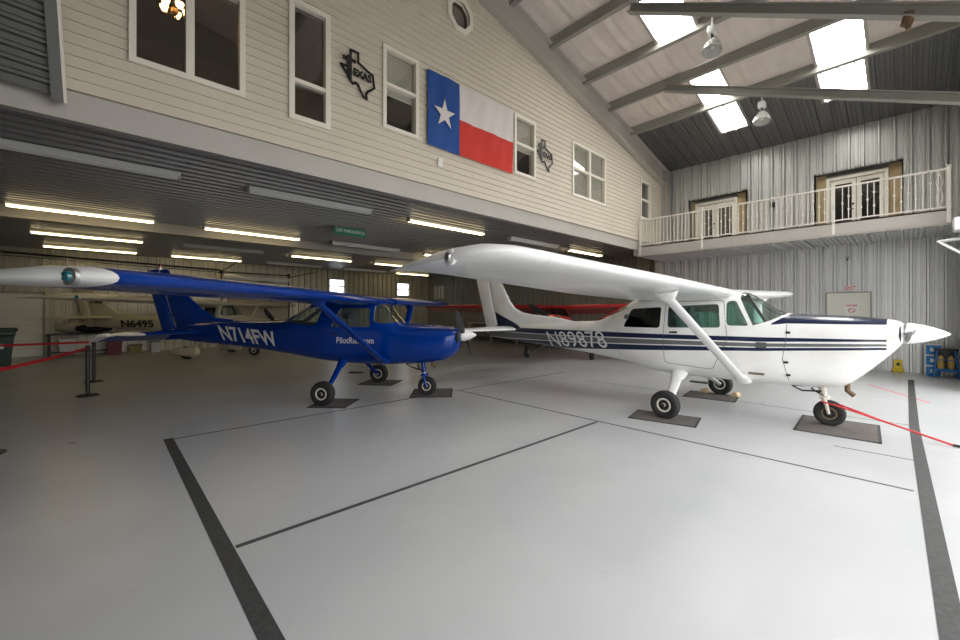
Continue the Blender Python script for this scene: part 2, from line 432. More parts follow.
def wheel(parent, x, y, r, w, hubmat='hub_white', name='wheel', steer=0.):
    R = Matrix.Rotation(steer, 3, 'Z'); o = (x, y, r)
    b = MB(); rr = r * .5
    prof = [(rr, -w * .38), (rr * 1.15, -w * .46), (r * .80, -w * .5), (r * .93, -w * .42), (r * .99, -w * .25), (r, -w * .1), (r * .985, -w * .08), (r, -w * .03), (r, w * .03), (r * .985, w * .08), (r, w * .1), (r * .99, w * .25), (r * .93, w * .42), (r * .80, w * .5), (rr * 1.15, w * .46), (rr, w * .38)]
    b.lathe([(q[0], q[1]) for q in prof], o, 'Y', 40, R)
    t = b.build(name, 'rubber', parent, True)
    h = MB(); h.lathe([(r * .12, -w * .44), (r * .14, -w * .36), (r * .34, -w * .33), (r * .42, -w * .45), (r * .5, -w * .42), (r * .5, w * .42), (r * .42, w * .45), (r * .34, w * .33), (r * .14, w * .36), (r * .12, w * .44)], o, 'Y', 32, R)
    h.build('hub', hubmat, t, True)
    k = MB()
    for i in range(6):
        a = 2 * PI * i / 6
        for sgn in (-1, 1):
            c = Vector((math.cos(a) * r * .27, sgn * w * .36, math.sin(a) * r * .27)); k.lathe([(r * .055, -.012), (r * .055, .012)], Vector(o) + R @ c, 'Y', 8, R)
    k.lathe([(r * .1, -w * .5), (r * .1, w * .5)], o, 'Y', 16, R)
    k.build('hub_bolts', 'black_metal', t)
    return t

def cessna(name, loc, rz, label, P):
    root = empty(name, (0, 0, 0), 0, label, 'airplane', P.get('group'))
    F = Fus(P['st']); body = P['body']; det = P.get('detail', True)
    # ---- fuselage shell with window openings
    f = F.mesh('fuselage', [body, 'interior_light' if P.get('light_inside') else 'interior_dark'], root)
    inner = 'interior_light' if P.get('light_inside') else 'interior_dark'
    def cutter(poly, y0, y1, grow=0.):
        b = MB(); b.cur = 1; b.prism(poly, y0, y1); return b.build('cut', [body, inner])
    cuts = [F.mesh('cut', [body, inner], None, n=40, off=-.022, xr=P['cavity'], mi=1)]; side = [roundpoly(p, .06) for p in P['windows']]
    for p in side: cuts += [cutter(p, -1.2, 1.2)]
    cuts.append(cutter(P['windshield'], -1.2, 1.2))
    if 'rear' in P: cuts.append(cutter(P['rear'], -P.get('rearw', .34), P.get('rearw', .34)))
    boolean(f, cuts)
    # ---- panes
    def pane(poly, y0, y1, nm, gm):
        xs = [q[0] for q in poly]; xr = (min(xs) - .1, max(xs) + .1)
        g = F.mesh(nm, [gm], root, n=24, off=-.005, xr=xr)
        c1 = cutter(poly, y0, y1); c2 = F.mesh('cut', [gm], None, n=24, off=-.010, xr=(xr[0] - .05, xr[1] + .05))
        for c, op in ((c1, 'INTERSECT'), (c2, 'DIFFERENCE')):
            m = g.modifiers.new('b', 'BOOLEAN'); m.object = c; m.operation = op; m.solver = 'EXACT'
        bake(g); g.data.materials.clear(); g.data.materials.append(M[gm])
        g.data.polygons.foreach_set('material_index', [0] * len(g.data.polygons))
        for c in (c1, c2): me = c.data; bpy.data.objects.remove(c); bpy.data.meshes.remove(me)
        g.data.polygons.foreach_set('use_smooth', [True] * len(g.data.polygons)); g.data.set_sharp_from_angle(angle=math.radians(32)); return g
    gms = P.get('window_glass', ['plane_glass'] * len(side))
    for p, gm in zip(side, gms):
        for s in (-1, 1): pane(p, *sorted((s * .04, s * 1.2)), 'side_window', gm)
    pane(P['windshield'], -1.2, 1.2, 'windshield', 'plane_glass')
    if 'rear' in P: pane(P['rear'], -P.get('rearw', .34), P.get('rearw', .34), 'rear_window', 'plane_glass')
    if det:
        for s in (-1, 1):
            b = MB()
            for p in side:
                pp = [Vector(q) for q in p]; cc = sum(pp, Vector((0, 0))) / len(pp)
                F.ribbon(b, [q + (q - cc).normalized() * .012 for q in pp], .022, s, .003)
            b.build('window_frames', P.get('frame', body), root)
            b = MB(); F.ribbon(b, roundpoly(P['door'], .06), .007, s, .003); b.build('door_seam', P.get('seam', 'seam'), root)
            for ln in P.get('seams', []): b = MB(); F.ribbon(b, ln, .006, s, .003, False); b.build('panel_seam', P.get('seam', 'seam'), root)
            b = MB(); x, z = P['handle']; y = s * (F.hw(x, z) + .012); b.bbox((x, y, z), .13, .02, .028, .008); b.build('door_handle', 'black_metal', root)
        # windshield posts
    # ---- cabin
    cx, cz, cw = P['cab']
    s1 = MB(); s1.bbox((cx, 0, cz), .12, 2 * cw - .08, .26, .03); s1.bbox((cx + .12, 0, cz + .06), .2, 2 * cw - .16, .1, .04)
    s1.build('instrument_panel', 'interior_dark', root, True)
    for s in (-1, 1):
        for k, sx in enumerate(P['seats']):
            b = MB(); b.bbox((sx, s * cw * .5, cz - .22), .45, cw * .8, .14, .05)
            b.bbox((sx - .26, s * cw * .5, cz + .03), .12, cw * .8, .5, .05, Matrix.Rotation(-.22, 3, 'Y'))
            b.bbox((sx - .33, s * cw * .5, cz + .33), .09, cw * .42, .14, .04)
            b.build('seat', 'seat_cloth', root, True)
        b = MB(); b.tube([(cx - .02, s * cw * .5, cz), (cx - .22, s * cw * .5, cz + .02)], .012)
        b.tube([(cx - .22, s * cw * .5 - .12, cz + .09), (cx - .22, s * cw * .5 - .12, cz + .01), (cx - .22, s * cw * .5 + .12, cz + .01), (cx - .22, s * cw * .5 + .12, cz + .09)], .013)
        b.build('yoke', 'black_metal', root, True)
    # ---- wings
    W = P['wing']; tipy = P['tipy']; hinge = P['hinge']
    b = MB(); c0 = W[0]
    rings = []
    for y in (-c0[0] - .02, 0, c0[0] + .02):
        rings.append([Vector((c0[1] - .05 - (c0[2] - .07) * x, y, c0[3] + c0[2] * t * c0[4] * .96 - P.get('tilt', .02) * c0[2] * x)) for x, t in airfoil(0, 1)])
    b.loft(rings); b.build('cabin_roof', P.get('roof', P['wingmat']), root, True, 40)
    for s in (-1, 1):
        wo = wing_part('wing', W, 0, .77, P['wingmat'], root, s, None, tipy, tilt=P.get('tilt', .02))
        wing_part('flap', W, .776, 1, P['wingmat'], root, s, W[0][0], hinge - .012, tilt=P.get('tilt', .02))
        wing_part('aileron', W, .776, 1, P['wingmat'], root, s, hinge + .012, tipy - .012, tilt=P.get('tilt', .02))
        tp = wing_part('wingtip', W, 0, 1, P['tipmat'], root, s, tipy + .003, None, tilt=P.get('tilt', .02))
        # navigation light
        nx, ny, nz = P['nav']; b = MB()
        rot = Matrix.Rotation(s * PI / 2 * -1, 3, 'X')
        b.lathe([(.065, -.03), (.065, .004), (.05, .012), (.0, .016)], (nx, s * ny, nz), 'Z', 20, rot)
        b.build('light_ring', P['tipmat'] if not P.get('blue_light') else 'steel', tp, True)
        b = MB(); b.lathe([(.042, -.01), (.042, .014), (.032, .03), (.0, .036)], (nx, s * ny, nz), 'Z', 20, rot)
        b.build('navigation_light', P.get('lens', 'green_lens') if s < 0 else 'red_lens', tp, True)
        if P.get('blue_light'):
            b = MB(); b.bbox((nx - .14, s * (ny + .03), nz), .06, .02, .035, .01); b.build('placard', 'steel', tp)
        # strut
        f0, f1 = P['strut']; b = MB()
        b.blade((f0[0], s * f0[1], f0[2]), (f1[0], s * f1[1], f1[2]), (1, 0, 0), .15, .14, .055, .05)
        st = b.build('wing_strut', P.get('strutmat', P['wingmat']), root, True)
        b = MB(); b.blade((f0[0], s * (f0[1] - .06), f0[2] - .02), (f0[0] + .0, s * (f0[1] + .08), f0[2] + .07), (1, 0, 0), .24, .18, .10, .08)
        st2 = b.build('strut_foot', P.get('strutmat', P['wingmat']), st, True); b = MB(); b.blade((f1[0], s * (f1[1] + .0), f1[2] + .05), (f1[0], s * (f1[1] - .1), f1[2] - .07), (1, 0, 0), .34, .17, .12, .07)
        b.build('strut_fairing', P.get('strutmat', P['wingmat']), st, True)
    # ---- tail
    T = P['fin']
    def slab(poly, th, nm, m_, tip=.35):
        zs = [q[1] for q in poly]; z0, z1 = min(zs), max(zs); b = MB(); n = len(poly)
        cx_ = sum(q[0] for q in poly) / n; cz_ = sum(q[1] for q in poly) / n
        rings = []
        for yy, sc in ((-1, .0), (-.8, .55), (-.3, .93), (0, 1), (.3, .93), (.8, .55), (1, 0)):
            rings.append(None)
        # rounded edge slab: rim ring + inset flat faces
        rim = [Vector((x, 0, z)) for x, z in poly]
        ar = sum(poly[q][0] * poly[(q + 1) % n][1] - poly[(q + 1) % n][0] * poly[q][1] for q in range(n)); sg_ = 1 if ar > 0 else -1
        def ins(k, yy):
            out = []
            for i in range(n):
                p0, p, p1 = Vector(poly[i - 1]), Vector(poly[i]), Vector(poly[(i + 1) % n])
                a = (p - p0).normalized(); c = (p1 - p).normalized(); n1 = Vector((-a.y, a.x)) * sg_; n2 = Vector((-c.y, c.x)) * sg_
                d = (n1 + n2) / max(.5, 1 + n1.dot(n2))
                q = p + d * k; tt = 1 - (1 - tip) * min(1, max(0, (q.y - z0) / (z1 - z0)))
                out.append(Vector((q.x, yy * tt, q.y)))
            return out
        h = th / 2
        b.loft([ins(.07, -h), ins(.035, -h * .8), ins(.010, -h * .42), rim, ins(.010, h * .42), ins(.035, h * .8), ins(.07, h)])
        return b.build(nm, m_, root, True, 50)
    slab(T['fin'], .11, 'fin', P.get('finmat', body)); slab(T['rudder'], .085, 'rudder', P.get('ruddermat', body), .45)
    if 'beacon' in T:
        x, z = T['beacon']; b = MB(); b.lathe([(.03, -.04), (.03, .02)], (x, 0, z), 'Z', 12); q = b.build('beacon', 'clear_lens', root, True)
        b = MB(); b.lathe([(.032, .02), (.03, .06), (.0, .08)], (x, 0, z), 'Z', 12); b.build('beacon_lens', 'red_lens', q, True)
    ST = P['stab']
    for s in (-1, 1):
        sb = wing_part('stabilizer', ST['s'], 0, .58, P.get('stabmat', body), root, s, None, ST['tipy'], th=.10, tilt=0)
        wing_part('stabilizer_tip', ST['s'], 0, .58, P.get('stabtip', body), sb, s, ST['tipy'] + .003, None, th=.10, tilt=0)
        # elevator, drooped
        rings = []; dr = ST.get('droop', .2)
        for (y, xl, c, z, tf) in ST['s']:
            xh = xl - c * .6; L = c * .4
            hx = [(0, .5), (-.3, .42), (-1, .06), (-1, -.06), (-.3, -.42), (0, -.5)]
            rings.append([Vector((xh + u * L * math.cos(dr), s * y, z + w * .075 * tf + u * L * math.sin(dr))) for u, w in hx])
        b = MB(); b.loft(rings[:-1]); b.build('elevator', P.get('elevmat', P.get('stabtip', body) if False else body), root, True, 30)
        # balance horn at the tip
        y, xl, c, z, tf = ST['s'][-2]
        b = MB(); b.loft([[Vector((xl - c * .42 + .0, s * (y + .01 + w), z + v)) for w, v in ((0, -.02), (.13, -.015), (.13, .015), (0, .02))],
                          [Vector((xl - c * .60, s * (y + .01 + w), z + v)) for w, v in ((0, -.035), (.16, -.025), (.16, .025), (0, .035))],
                          [Vector((xl - c * .60 - c * .4 * math.cos(dr), s * (y + .01 + w), z - c * .4 * math.sin(dr) + v)) for w, v in ((0, -.008), (.12, -.008), (.12, .008), (0, .008))]])
        b.build('elevator_horn', P.get('stabtip', body), root, True, 30)
    # ---- gear
    G = P['gear']
    for s in (-1, 1):
        b = MB(); y0, z0, xx = G['root']; tr = G['track']; r = G['r']
        b.blade((xx, s * y0, z0), (0, s * (tr - .12), r + .02), (1, 0, 0), G['chord'], G['chord'] * .65, .07, .045)
        lg = b.build('gear_leg', P.get('gearmat', P['wingmat']), root, True)
        b = MB(); b.blade((xx, s * (y0 - .1), z0 + .05), (xx - .0, s * (y0 + .07), z0 - .07), (1, 0, 0), G['chord'] * 1.6, G['chord'] * 1.15, .16, .1); b.build('gear_fairing', P.get('gearmat', P['wingmat']), lg, True)
        b = MB(); b.tube([(0, s * (tr - .13), r), (0, s * (tr + .03), r)], .03); b.build('axle', 'steel', lg, True)
        w = wheel(root, 0, s * tr, r, .155, P.get('hub', 'hub_white'))
        if P.get('pants'):
            b = MB(); rings = []
            for t in [i / 14 for i in range(15)]:
                x = .42 - t * 1.0; k = (math.sin(PI * min(1, t * 1.0) ** .62)) ** .6 if 0 < t < 1 else .03
                rings.append([Vector((x, s * tr + .12 * k * math.cos(a), r + .03 + .19 * k * math.sin(a))) for a in [2 * PI * q / 20 for q in range(20)]])
            b.loft(rings); b.build('wheel_fairing', P['wingmat'], root, True)
    nx, nr = G['nose']; b = MB()
    if P.get('taildragger'):
        tw = wheel(root, -4.05, 0, .1, .05); tw.location.z = .66 ; b.tube([(-3.7, 0, 1.0), (-4.05, 0, .76)], .02); b.build('tail_spring', 'steel', root, True)
    if not P.get('taildragger'): nose_gear(root, P, G)
    # ---- nose
    nosepart(root, P, W, det)
    root.location = loc; root.rotation_euler = (0, 0, rz)
    if P.get('scale'): root.scale = (P['scale'],) * 3
    return root, F
def nose_gear(root, P, G):
    nx, nr = G['nose']; b = MB()
    zt = G['nosez']; stc = P.get('steer', 0); Rz = Matrix.Rotation(stc, 3, 'Z')
    def rot(p): q = Rz @ Vector((p[0] - nx, p[1], p[2])); return (q.x + nx, q.y, q.z)
    b.tube([(nx - .10, 0, zt), (nx - .06, 0, nr + .26)], [.042, .042], 14); ns = b.build('nose_strut', P.get('noseg', 'hub_white'), root, True)
    b = MB(); b.tube([(nx - .06, 0, nr + .32), (nx - .05, 0, nr + .20)], [.03, .03]); b.build('oleo', 'steel', ns, True)
    b = MB(); b.bbox((nx - .05, 0, nr + .215), .1, .2, .05, .015, Rz)
    for s in (-1, 1): b.tube([rot((nx - .05, s * .092, nr + .22)), rot((nx - .02, s * .095, nr + .1)), rot((nx, s * .085, nr))], [.026, .024, .02], 10)
    b.build('nose_fork', P.get('noseg', 'hub_white'), root, True)
    b = MB(); b.tube([(nx - .11, .0, zt - .03), (nx - .2, 0, zt - .12), (nx - .09, 0, nr + .25)], .014); b.tube([(nx - .1, -.05, zt - .06), (nx - .42, -.04, zt - .1), (nx - .30, -.04, zt - .16), (nx - .08, -.03, nr + .30)], .012)
    b.build('torque_link', 'black_metal', root, True)
    wheel(root, nx, 0, nr, .13, P.get('nosehub', P.get('hub', 'hub_white')), steer=stc)
def nosepart(root, P, W, det):
    G = P['gear']; px, pz = P['prop']; b = MB(); sr, sl = P['spin']
    b.lathe([(sr * .99, 0), (sr, .02), (sr * .93, sl * .2), (sr * .78, sl * .42), (sr * .55, sl * .65), (sr * .28, sl * .87), (sr * .1, sl * .97), (.002, sl)], (px, 0, pz), 'X', 36)
    b.build('spinner', P['spinmat'], root, True)
    b = MB(); b.lathe([(sr * .99, -.055), (sr * 1.03, -.03), (sr * 1.0, 0)], (px, 0, pz), 'X', 30); b.build('spinner_backplate', 'steel' if det else 'black_metal', root, True)
    pa = P['propang']
    for s in (0, 1):
        a = pa + PI * s; d = Vector((0, math.cos(a), math.sin(a))); q = Vector((1, 0, 0)); e = d.cross(q); rings = []; L = P['propr']
        for t, c, th, tw in ((.06, .07, .06, 1.1), (.16, .09, .05, .95), (.35, .15, .03, .7), (.6, .165, .02, .45), (.85, .13, .013, .32), (.97, .08, .008, .28), (1, .03, .004, .26)):
            ax = (e * math.cos(tw) + q * math.sin(tw)); nrm = d.cross(ax)
            rings.append([Vector((px + .03, 0, pz)) + d * L * t + ax * c / 2 * math.cos(k) + nrm * th / 2 * math.sin(k) for k in [2 * PI * i / 12 for i in range(12)]])
        b = MB(); b.loft(rings); b.build('propeller_blade', 'prop_grey', root, True)
    for s in (-1, 1):
        b = MB(); b.lathe([(.10, -.02), (.105, .012), (.09, .018)], (P['intake'][0], s * P['intake'][1], P['intake'][2]), 'X', 22); b.build('air_intake', 'dark', root, True)
    if det:
        b = MB(); b.tube([(px - .55, -.14, G['nosez'] + .06), (px - .55, -.14, G['nosez'] - .08), (px - .48, -.14, G['nosez'] - .14)], .032, 12); b.build('exhaust_pipe', 'rust', root, True)
        b = MB(); b.tube([(-.2, .0, W[0][3] + .1), (-.34, 0, W[0][3] + .42)], .005); b.build('antenna', 'black_metal', root, True)
        for s in (-1, 1):
            b = MB(); b.bbox((P['gear']['root'][2] + .34, s * .5, .48), .26, .12, .02, .005); b.build('cabin_step', 'black_metal', root)

C172 = dict(
    cavity=(-2.0, 1.36),
    st=[(2.47, 1.22, 1.34, 1.46, .17, 2.2, 2.2, 1), (2.43, 1.15, 1.32, 1.49, .32, 2.6, 2.3, 1), (2.36, 1.06, 1.30, 1.51, .41, 3, 2.4, 1), (2.20, .87, 1.25, 1.53, .455, 3.4, 2.6, 1),
        (2.02, .68, 1.22, 1.55, .48, 3.6, 2.6, 1), (1.92, .60, 1.21, 1.555, .485, 3.8, 2.6, 1), (1.82, .57, 1.2, 1.56, .49, 4, 2.6, 1), (1.50, .55, 1.2, 1.575, .50, 4.2, 2.7, .98), (1.30, .545, 1.2, 1.59, .51, 4.4, 2.8, .95), (1.15, .54, 1.22, 1.65, .52, 4.4, 2.9, .9),
        (.95, .535, 1.3, 1.80, .525, 4.4, 3, .8), (.72, .53, 1.32, 1.93, .53, 4.4, 3.6, .74), (.3, .53, 1.33, 1.95, .53, 4.4, 4, .76), (-.4, .54, 1.33, 1.94, .53, 4.2, 4, .76),
        (-.95, .62, 1.33, 1.87, .50, 3.6, 3.6, .74), (-1.3, .68, 1.30, 1.70, .46, 3.4, 3, .70), (-1.6, .72, 1.26, 1.52, .43, 3.2, 2.8, .78), (-1.85, .745, 1.23, 1.435, .40, 3, 2.6, .9), (-2.4, .79, 1.19, 1.41, .33, 2.8, 2.4, 1),
        (-3.3, .85, 1.15, 1.37, .22, 2.6, 2.3, 1), (-4.2, .90, 1.12, 1.31, .13, 2.4, 2.2, 1), (-5.0, .98, 1.12, 1.26, .05, 2.2, 2, 1), (-5.15, 1.03, 1.12, 1.22, .03, 2, 2, 1)],
    windows=[[(-1.10, 1.33), (-.97, 1.67), (-.41, 1.70), (-.41, 1.33)], [(-.28, 1.34), (-.30, 1.71), (.47, 1.74), (.52, 1.36)], [(.60, 1.40), (.57, 1.77), (.70, 1.79), (.90, 1.40)]],
    window_glass=['plane_glass_dark', 'plane_glass_green', 'plane_glass_green'],
    windshield=[(.94, 1.41), (.745, 1.82), (.74, 2.3), (1.29, 2.3), (1.29, 1.57), (1.14, 1.48)],
    rear=[(-1.68, 1.47), (-1.15, 1.66), (-1.06, 1.80), (-1.0, 2.3), (-1.68, 2.3)], rearw=.40, tilt=.045,
    door=[(-.34, .75), (-.34, 1.78), (.54, 1.79), (.62, 1.2), (.40, .70)],
    seams=[[(1.34, 1.56), (1.34, 1.25), (1.30, .95), (1.36, .64)], [(-1.2, .8), (-1.2, 1.3)]],
    handle=(-.18, 1.27), cab=(.86, 1.30, .5), seats=(.15, -.75),
    wing=[(.50, .72, 1.63, 1.90, 1.), (2.5, .72, 1.63, 1.955, 1.), (4.6, .60, 1.33, 2.03, 1.05), (4.9, .57, 1.30, 2.045, 1.08), (5.15, .54, 1.28, 2.055, 1.1), (5.32, .46, 1.25, 2.06, 1.05), (5.43, .33, 1.16, 2.055, .9), (5.50, .14, .96, 2.045, .65), (5.54, -.12, .72, 2.02, .3)],
    tipy=4.9, hinge=2.9, nav=(.02, 5.492, 2.04),
    strut=((.80, .48, .585), (.40, 2.3, 1.83)),
    fin=dict(fin=[(-2.2, 1.36), (-2.97, 1.50), (-3.6, 1.545), (-3.95, 1.60), (-4.18, 1.70), (-4.36, 1.88), (-4.54, 2.17), (-4.86, 2.68), (-5.16, 2.68), (-4.98, 1.9), (-4.74, 1.08), (-4.3, 1.2)],
             rudder=[(-4.76, 1.06), (-5.0, 1.9), (-5.18, 2.68), (-5.52, 2.68), (-5.66, 2.62), (-5.18, 1.04)], beacon=(-5.1, 2.72)),
    stab=dict(s=[(.10, -4.05, 1.15, 1.18, 1.), (1.55, -4.28, .85, 1.18, .8), (1.66, -4.33, .76, 1.18, .6), (1.74, -4.45, .52, 1.18, .25)], tipy=1.52, droop=.16),
    gear=dict(root=(.46, .56, -.13), chord=.18, track=1.30, r=.21, nose=(1.75, .18), nosez=.62),
    prop=(2.50, 1.335), spin=(.135, .37), propang=.02, propr=.95, intake=(2.435, .2, 1.33),
)
C150 = dict(
    cavity=(-1.7, 1.12),
    st=[(2.17, 1.04, 1.13, 1.25, .14, 2.2, 2.2, 1), (2.13, .90, 1.11, 1.29, .29, 2.4, 2.3, 1), (2.02, .77, 1.09, 1.32, .38, 2.5, 2.4, 1), (1.8, .67, 1.07, 1.345, .43, 2.6, 2.5, 1),
        (1.3, .62, 1.07, 1.37, .47, 2.8, 2.7, .96), (1.05, .61, 1.09, 1.40, .48, 3, 2.8, .95), (.9, .60, 1.16, 1.52, .485, 3.2, 3, .86), (.68, .60, 1.22, 1.77, .49, 3.4, 3.4, .78),
        (.35, .60, 1.25, 1.85, .49, 3.6, 4, .76), (-.3, .63, 1.27, 1.85, .49, 3.6, 4, .76), (-.7, .67, 1.27, 1.82, .46, 3.4, 3.4, .74), (-1.0, .71, 1.27, 1.70, .43, 3.2, 3, .74), (-1.25, .75, 1.25, 1.55, .41, 3.1, 2.8, .8),
        (-1.5, .78, 1.22, 1.455, .38, 3, 2.6, .92), (-2.0, .84, 1.18, 1.435, .32, 2.8, 2.4, 1), (-3.0, .93, 1.15, 1.425, .20, 2.6, 2.3, 1), (-3.8, .99, 1.15, 1.36, .09, 2.4, 2.2, 1), (-4.2, 1.04, 1.15, 1.27, .035, 2, 2, 1)],
    windows=[[(-1.28, 1.40), (-.80, 1.70), (-.46, 1.71), (-.58, 1.35)], [(-.25, 1.32), (-.10, 1.69), (.50, 1.69), (.54, 1.32)]],
    window_glass=['plane_glass', 'plane_glass'],
    windshield=[(.72, 1.40), (.60, 1.44), (.58, 1.72), (.68, 1.78), (.68, 2.3), (1.06, 2.3), (1.06, 1.43), (.92, 1.40)],
    rear=[(-1.52, 1.44), (-1.30, 1.44), (-.84, 1.73), (-.84, 2.3), (-1.52, 2.3)], rearw=.42,
    door=[(-.30, .76), (-.34, 1.25), (-.16, 1.75), (.55, 1.75), (.60, .76)],
    seams=[[(1.12, 1.38), (1.12, .64)]], seam='seam_blue',
    handle=(-.15, 1.20), cab=(.82, 1.20, .46), seats=(.1,),
    wing=[(.48, .72, 1.63, 1.81, 1.), (2.6, .72, 1.60, 1.84, 1.03), (4.7, .70, 1.34, 1.855, 1.05), (5.0, .68, 1.32, 1.855, 1.02), (5.15, .58, 1.26, 1.855, .95), (5.24, .43, 1.20, 1.85, .8), (5.31, .20, 1.08, 1.845, .55), (5.35, -.08, .9, 1.84, .28)],
    tipy=5.02, hinge=2.7, nav=(.46, 5.20, 1.855),
    strut=((.78, .45, .70), (.44, 2.1, 1.77)),
    fin=dict(fin=[(-2.7, 1.45), (-3.2, 1.50), (-3.5, 1.68), (-3.80, 1.92), (-4.36, 2.54), (-4.58, 2.54), (-4.30, 1.7), (-4.05, 1.08), (-3.6, 1.2)],
             rudder=[(-4.07, 1.02), (-4.32, 1.7), (-4.60, 2.54), (-4.86, 2.54), (-4.94, 2.48), (-4.42, 1.0)], beacon=(-4.55, 2.57)),
    stab=dict(s=[(.08, -3.40, 1.05, 1.19, 1.), (1.38, -3.52, .80, 1.19, .8), (1.48, -3.56, .72, 1.19, .6), (1.56, -3.66, .5, 1.19, .25)], tipy=1.22, droop=.42),
    gear=dict(root=(.40, .66, -.06), chord=.13, track=1.165, r=.21, nose=(1.50, .18), nosez=.70),
    prop=(2.20, 1.17), spin=(.12, .27), propang=math.atan2(-.50, .8), propr=.86, intake=(2.15, .2, 1.14),
)
R = math.radians
pw = dict(C172, body='livery', wingmat='white_paint', tipmat='white_paint', spinmat='white_paint', finmat='livery_fin', ruddermat='white_paint', frame='white_paint',
          stabmat='white_paint', stabtip='white_paint', elevmat='white_paint', lens='steel', steer=R(0), light_inside=True, nosehub='oil_dirt', roof='white_paint')
white, FW = cessna('airplane', (7.5, 2.52, 0), -PI / 2, 'white high-wing airplane with navy and grey stripes and long pointed spinner, nose to the right', pw)
text_obj('N89878', lambda u, v: (-2.98 + u * 1.50 + (v - .5) * -.13, -(FW.hw(-2.98 + u * 1.50, .90 + v * .25 + u * .05) + .008), .855 + u * .065 + v * .32), 'text_white', white, 'registration_lettering', .0)
b = MB()
for x, z in ((1.36, 1.32), (1.34, .9), (1.36, .72)): b = MB(); b.bbox((x, -(FW.hw(x, z) + .006), z), .05, .015, .03, .004); b.build('cowl_latch', 'black_metal', white)
b = MB(); b.bbox((1.05, -(FW.hw(1.05, 1.12) + .003), 1.125), .13, .01, .085, .004); b.build('side_vent', 'seam', white)
b = MB(); b.bbox((.98, -(FW.hw(.98, .70) + .002), .70), .2, .01, .035, .004); b.build('drain_panel', 'oil_dirt', white)

pb = dict(C150, light_inside=True, body='blue_paint', wingmat='blue_paint', tipmat='white_paint', spinmat='white_paint', stabtip='white_paint', blue_light=True, lens='green_lens', noseg='blue_paint', roof='blue_paint')
blue, FB = cessna('airplane', (3.675, 7.585, 0), R(-52.6), 'royal blue high-wing airplane with white wingtips and white spinner', pb)
text_obj('N714FW', lambda u, v: (-2.86 + u * 1.40 + (v - .5) * -.15, -(FB.hw(-2.86 + u * 1.40, 1.05 + v * .2) + .008), 1.03 - u * .11 + v * .31), 'text_white', blue, 'registration_lettering', .025)
text_obj('PilotRise.com', lambda u, v: (-.12 + u * .74, -(FB.hw(-.12 + u * .74, 1.06) + .008), 1.02 + v * .115), 'text_white', blue, 'website_lettering', .0)
text_obj('Blue Jay', lambda u, v: (1.56 + u * .42 + (v - .5) * .04, -(FB.hw(1.56 + u * .42, 1.24 + v * .05) + .008), 1.215 + v * .06 - u * .02), 'text_white', blue, 'script_lettering', .0)

pc = dict(C150, body='cream_paint', wingmat='cream_paint', tipmat='cream_paint', spinmat='cream_paint', pants=True, detail=False, lens='green_lens', scale=1.06,
          stab=dict(s=[(.06, -3.40, 1.05, 1.33, 1.), (1.38, -3.52, .80, 1.33, .8), (1.48, -3.56, .72, 1.33, .6), (1.56, -3.66, .5, 1.33, .25)], tipy=1.22, droop=.1))
cream, FC = cessna('airplane', (2.95, 17.8, 0), R(-43), 'cream airplane with black registration lettering, parked deep inside behind the blue tail', pc)
text_obj('N6495', lambda u, v: (-3.0 + u * 1.25 + (v - .5) * -.05, -(FC.hw(-3.0 + u * 1.25, 1.15) + .01), .99 + v * .26), 'text_black', cream, 'registration_lettering', .04)
text_obj('180', lambda u, v: (-4.2 + u * .42, -.065, 1.82 + v * .2), 'text_black', cream, 'fin_lettering', .03)

pr = dict(C150, body='red_paint', wingmat='red_paint', tipmat='red_paint', spinmat='orange_paint', detail=False, noseg='black_metal', gearmat='black_metal', strutmat='red_paint', scale=.95, taildragger=True)
red, FR = cessna('airplane', (11.5, 8.3, 0), R(209), 'red high-wing airplane parked behind the white airplane', pr)
red.rotation_euler = (0, R(-9), R(209))

# ------------------------------------------------------------------ building
XW, YB, YM, XL, YF = 15.7, 21.8, 6.4, -9., -.95
ZC = 4.0
def zroof(x): return 6.95 + .21 * (XW - x) if x > 0 else 6.95 + .21 * XW + .21 * x
b = MB(); b.box(XL - .15, XW + .15, YF - .25, YB + .15, -.2, 0); struct(b.build('floor', 'floor'))
b = MB(); b.box(XL - 40, XW + 40, YF - 60, YF - .25, -.25, -.03); struct(b.build('ground_apron', 'asphalt'))

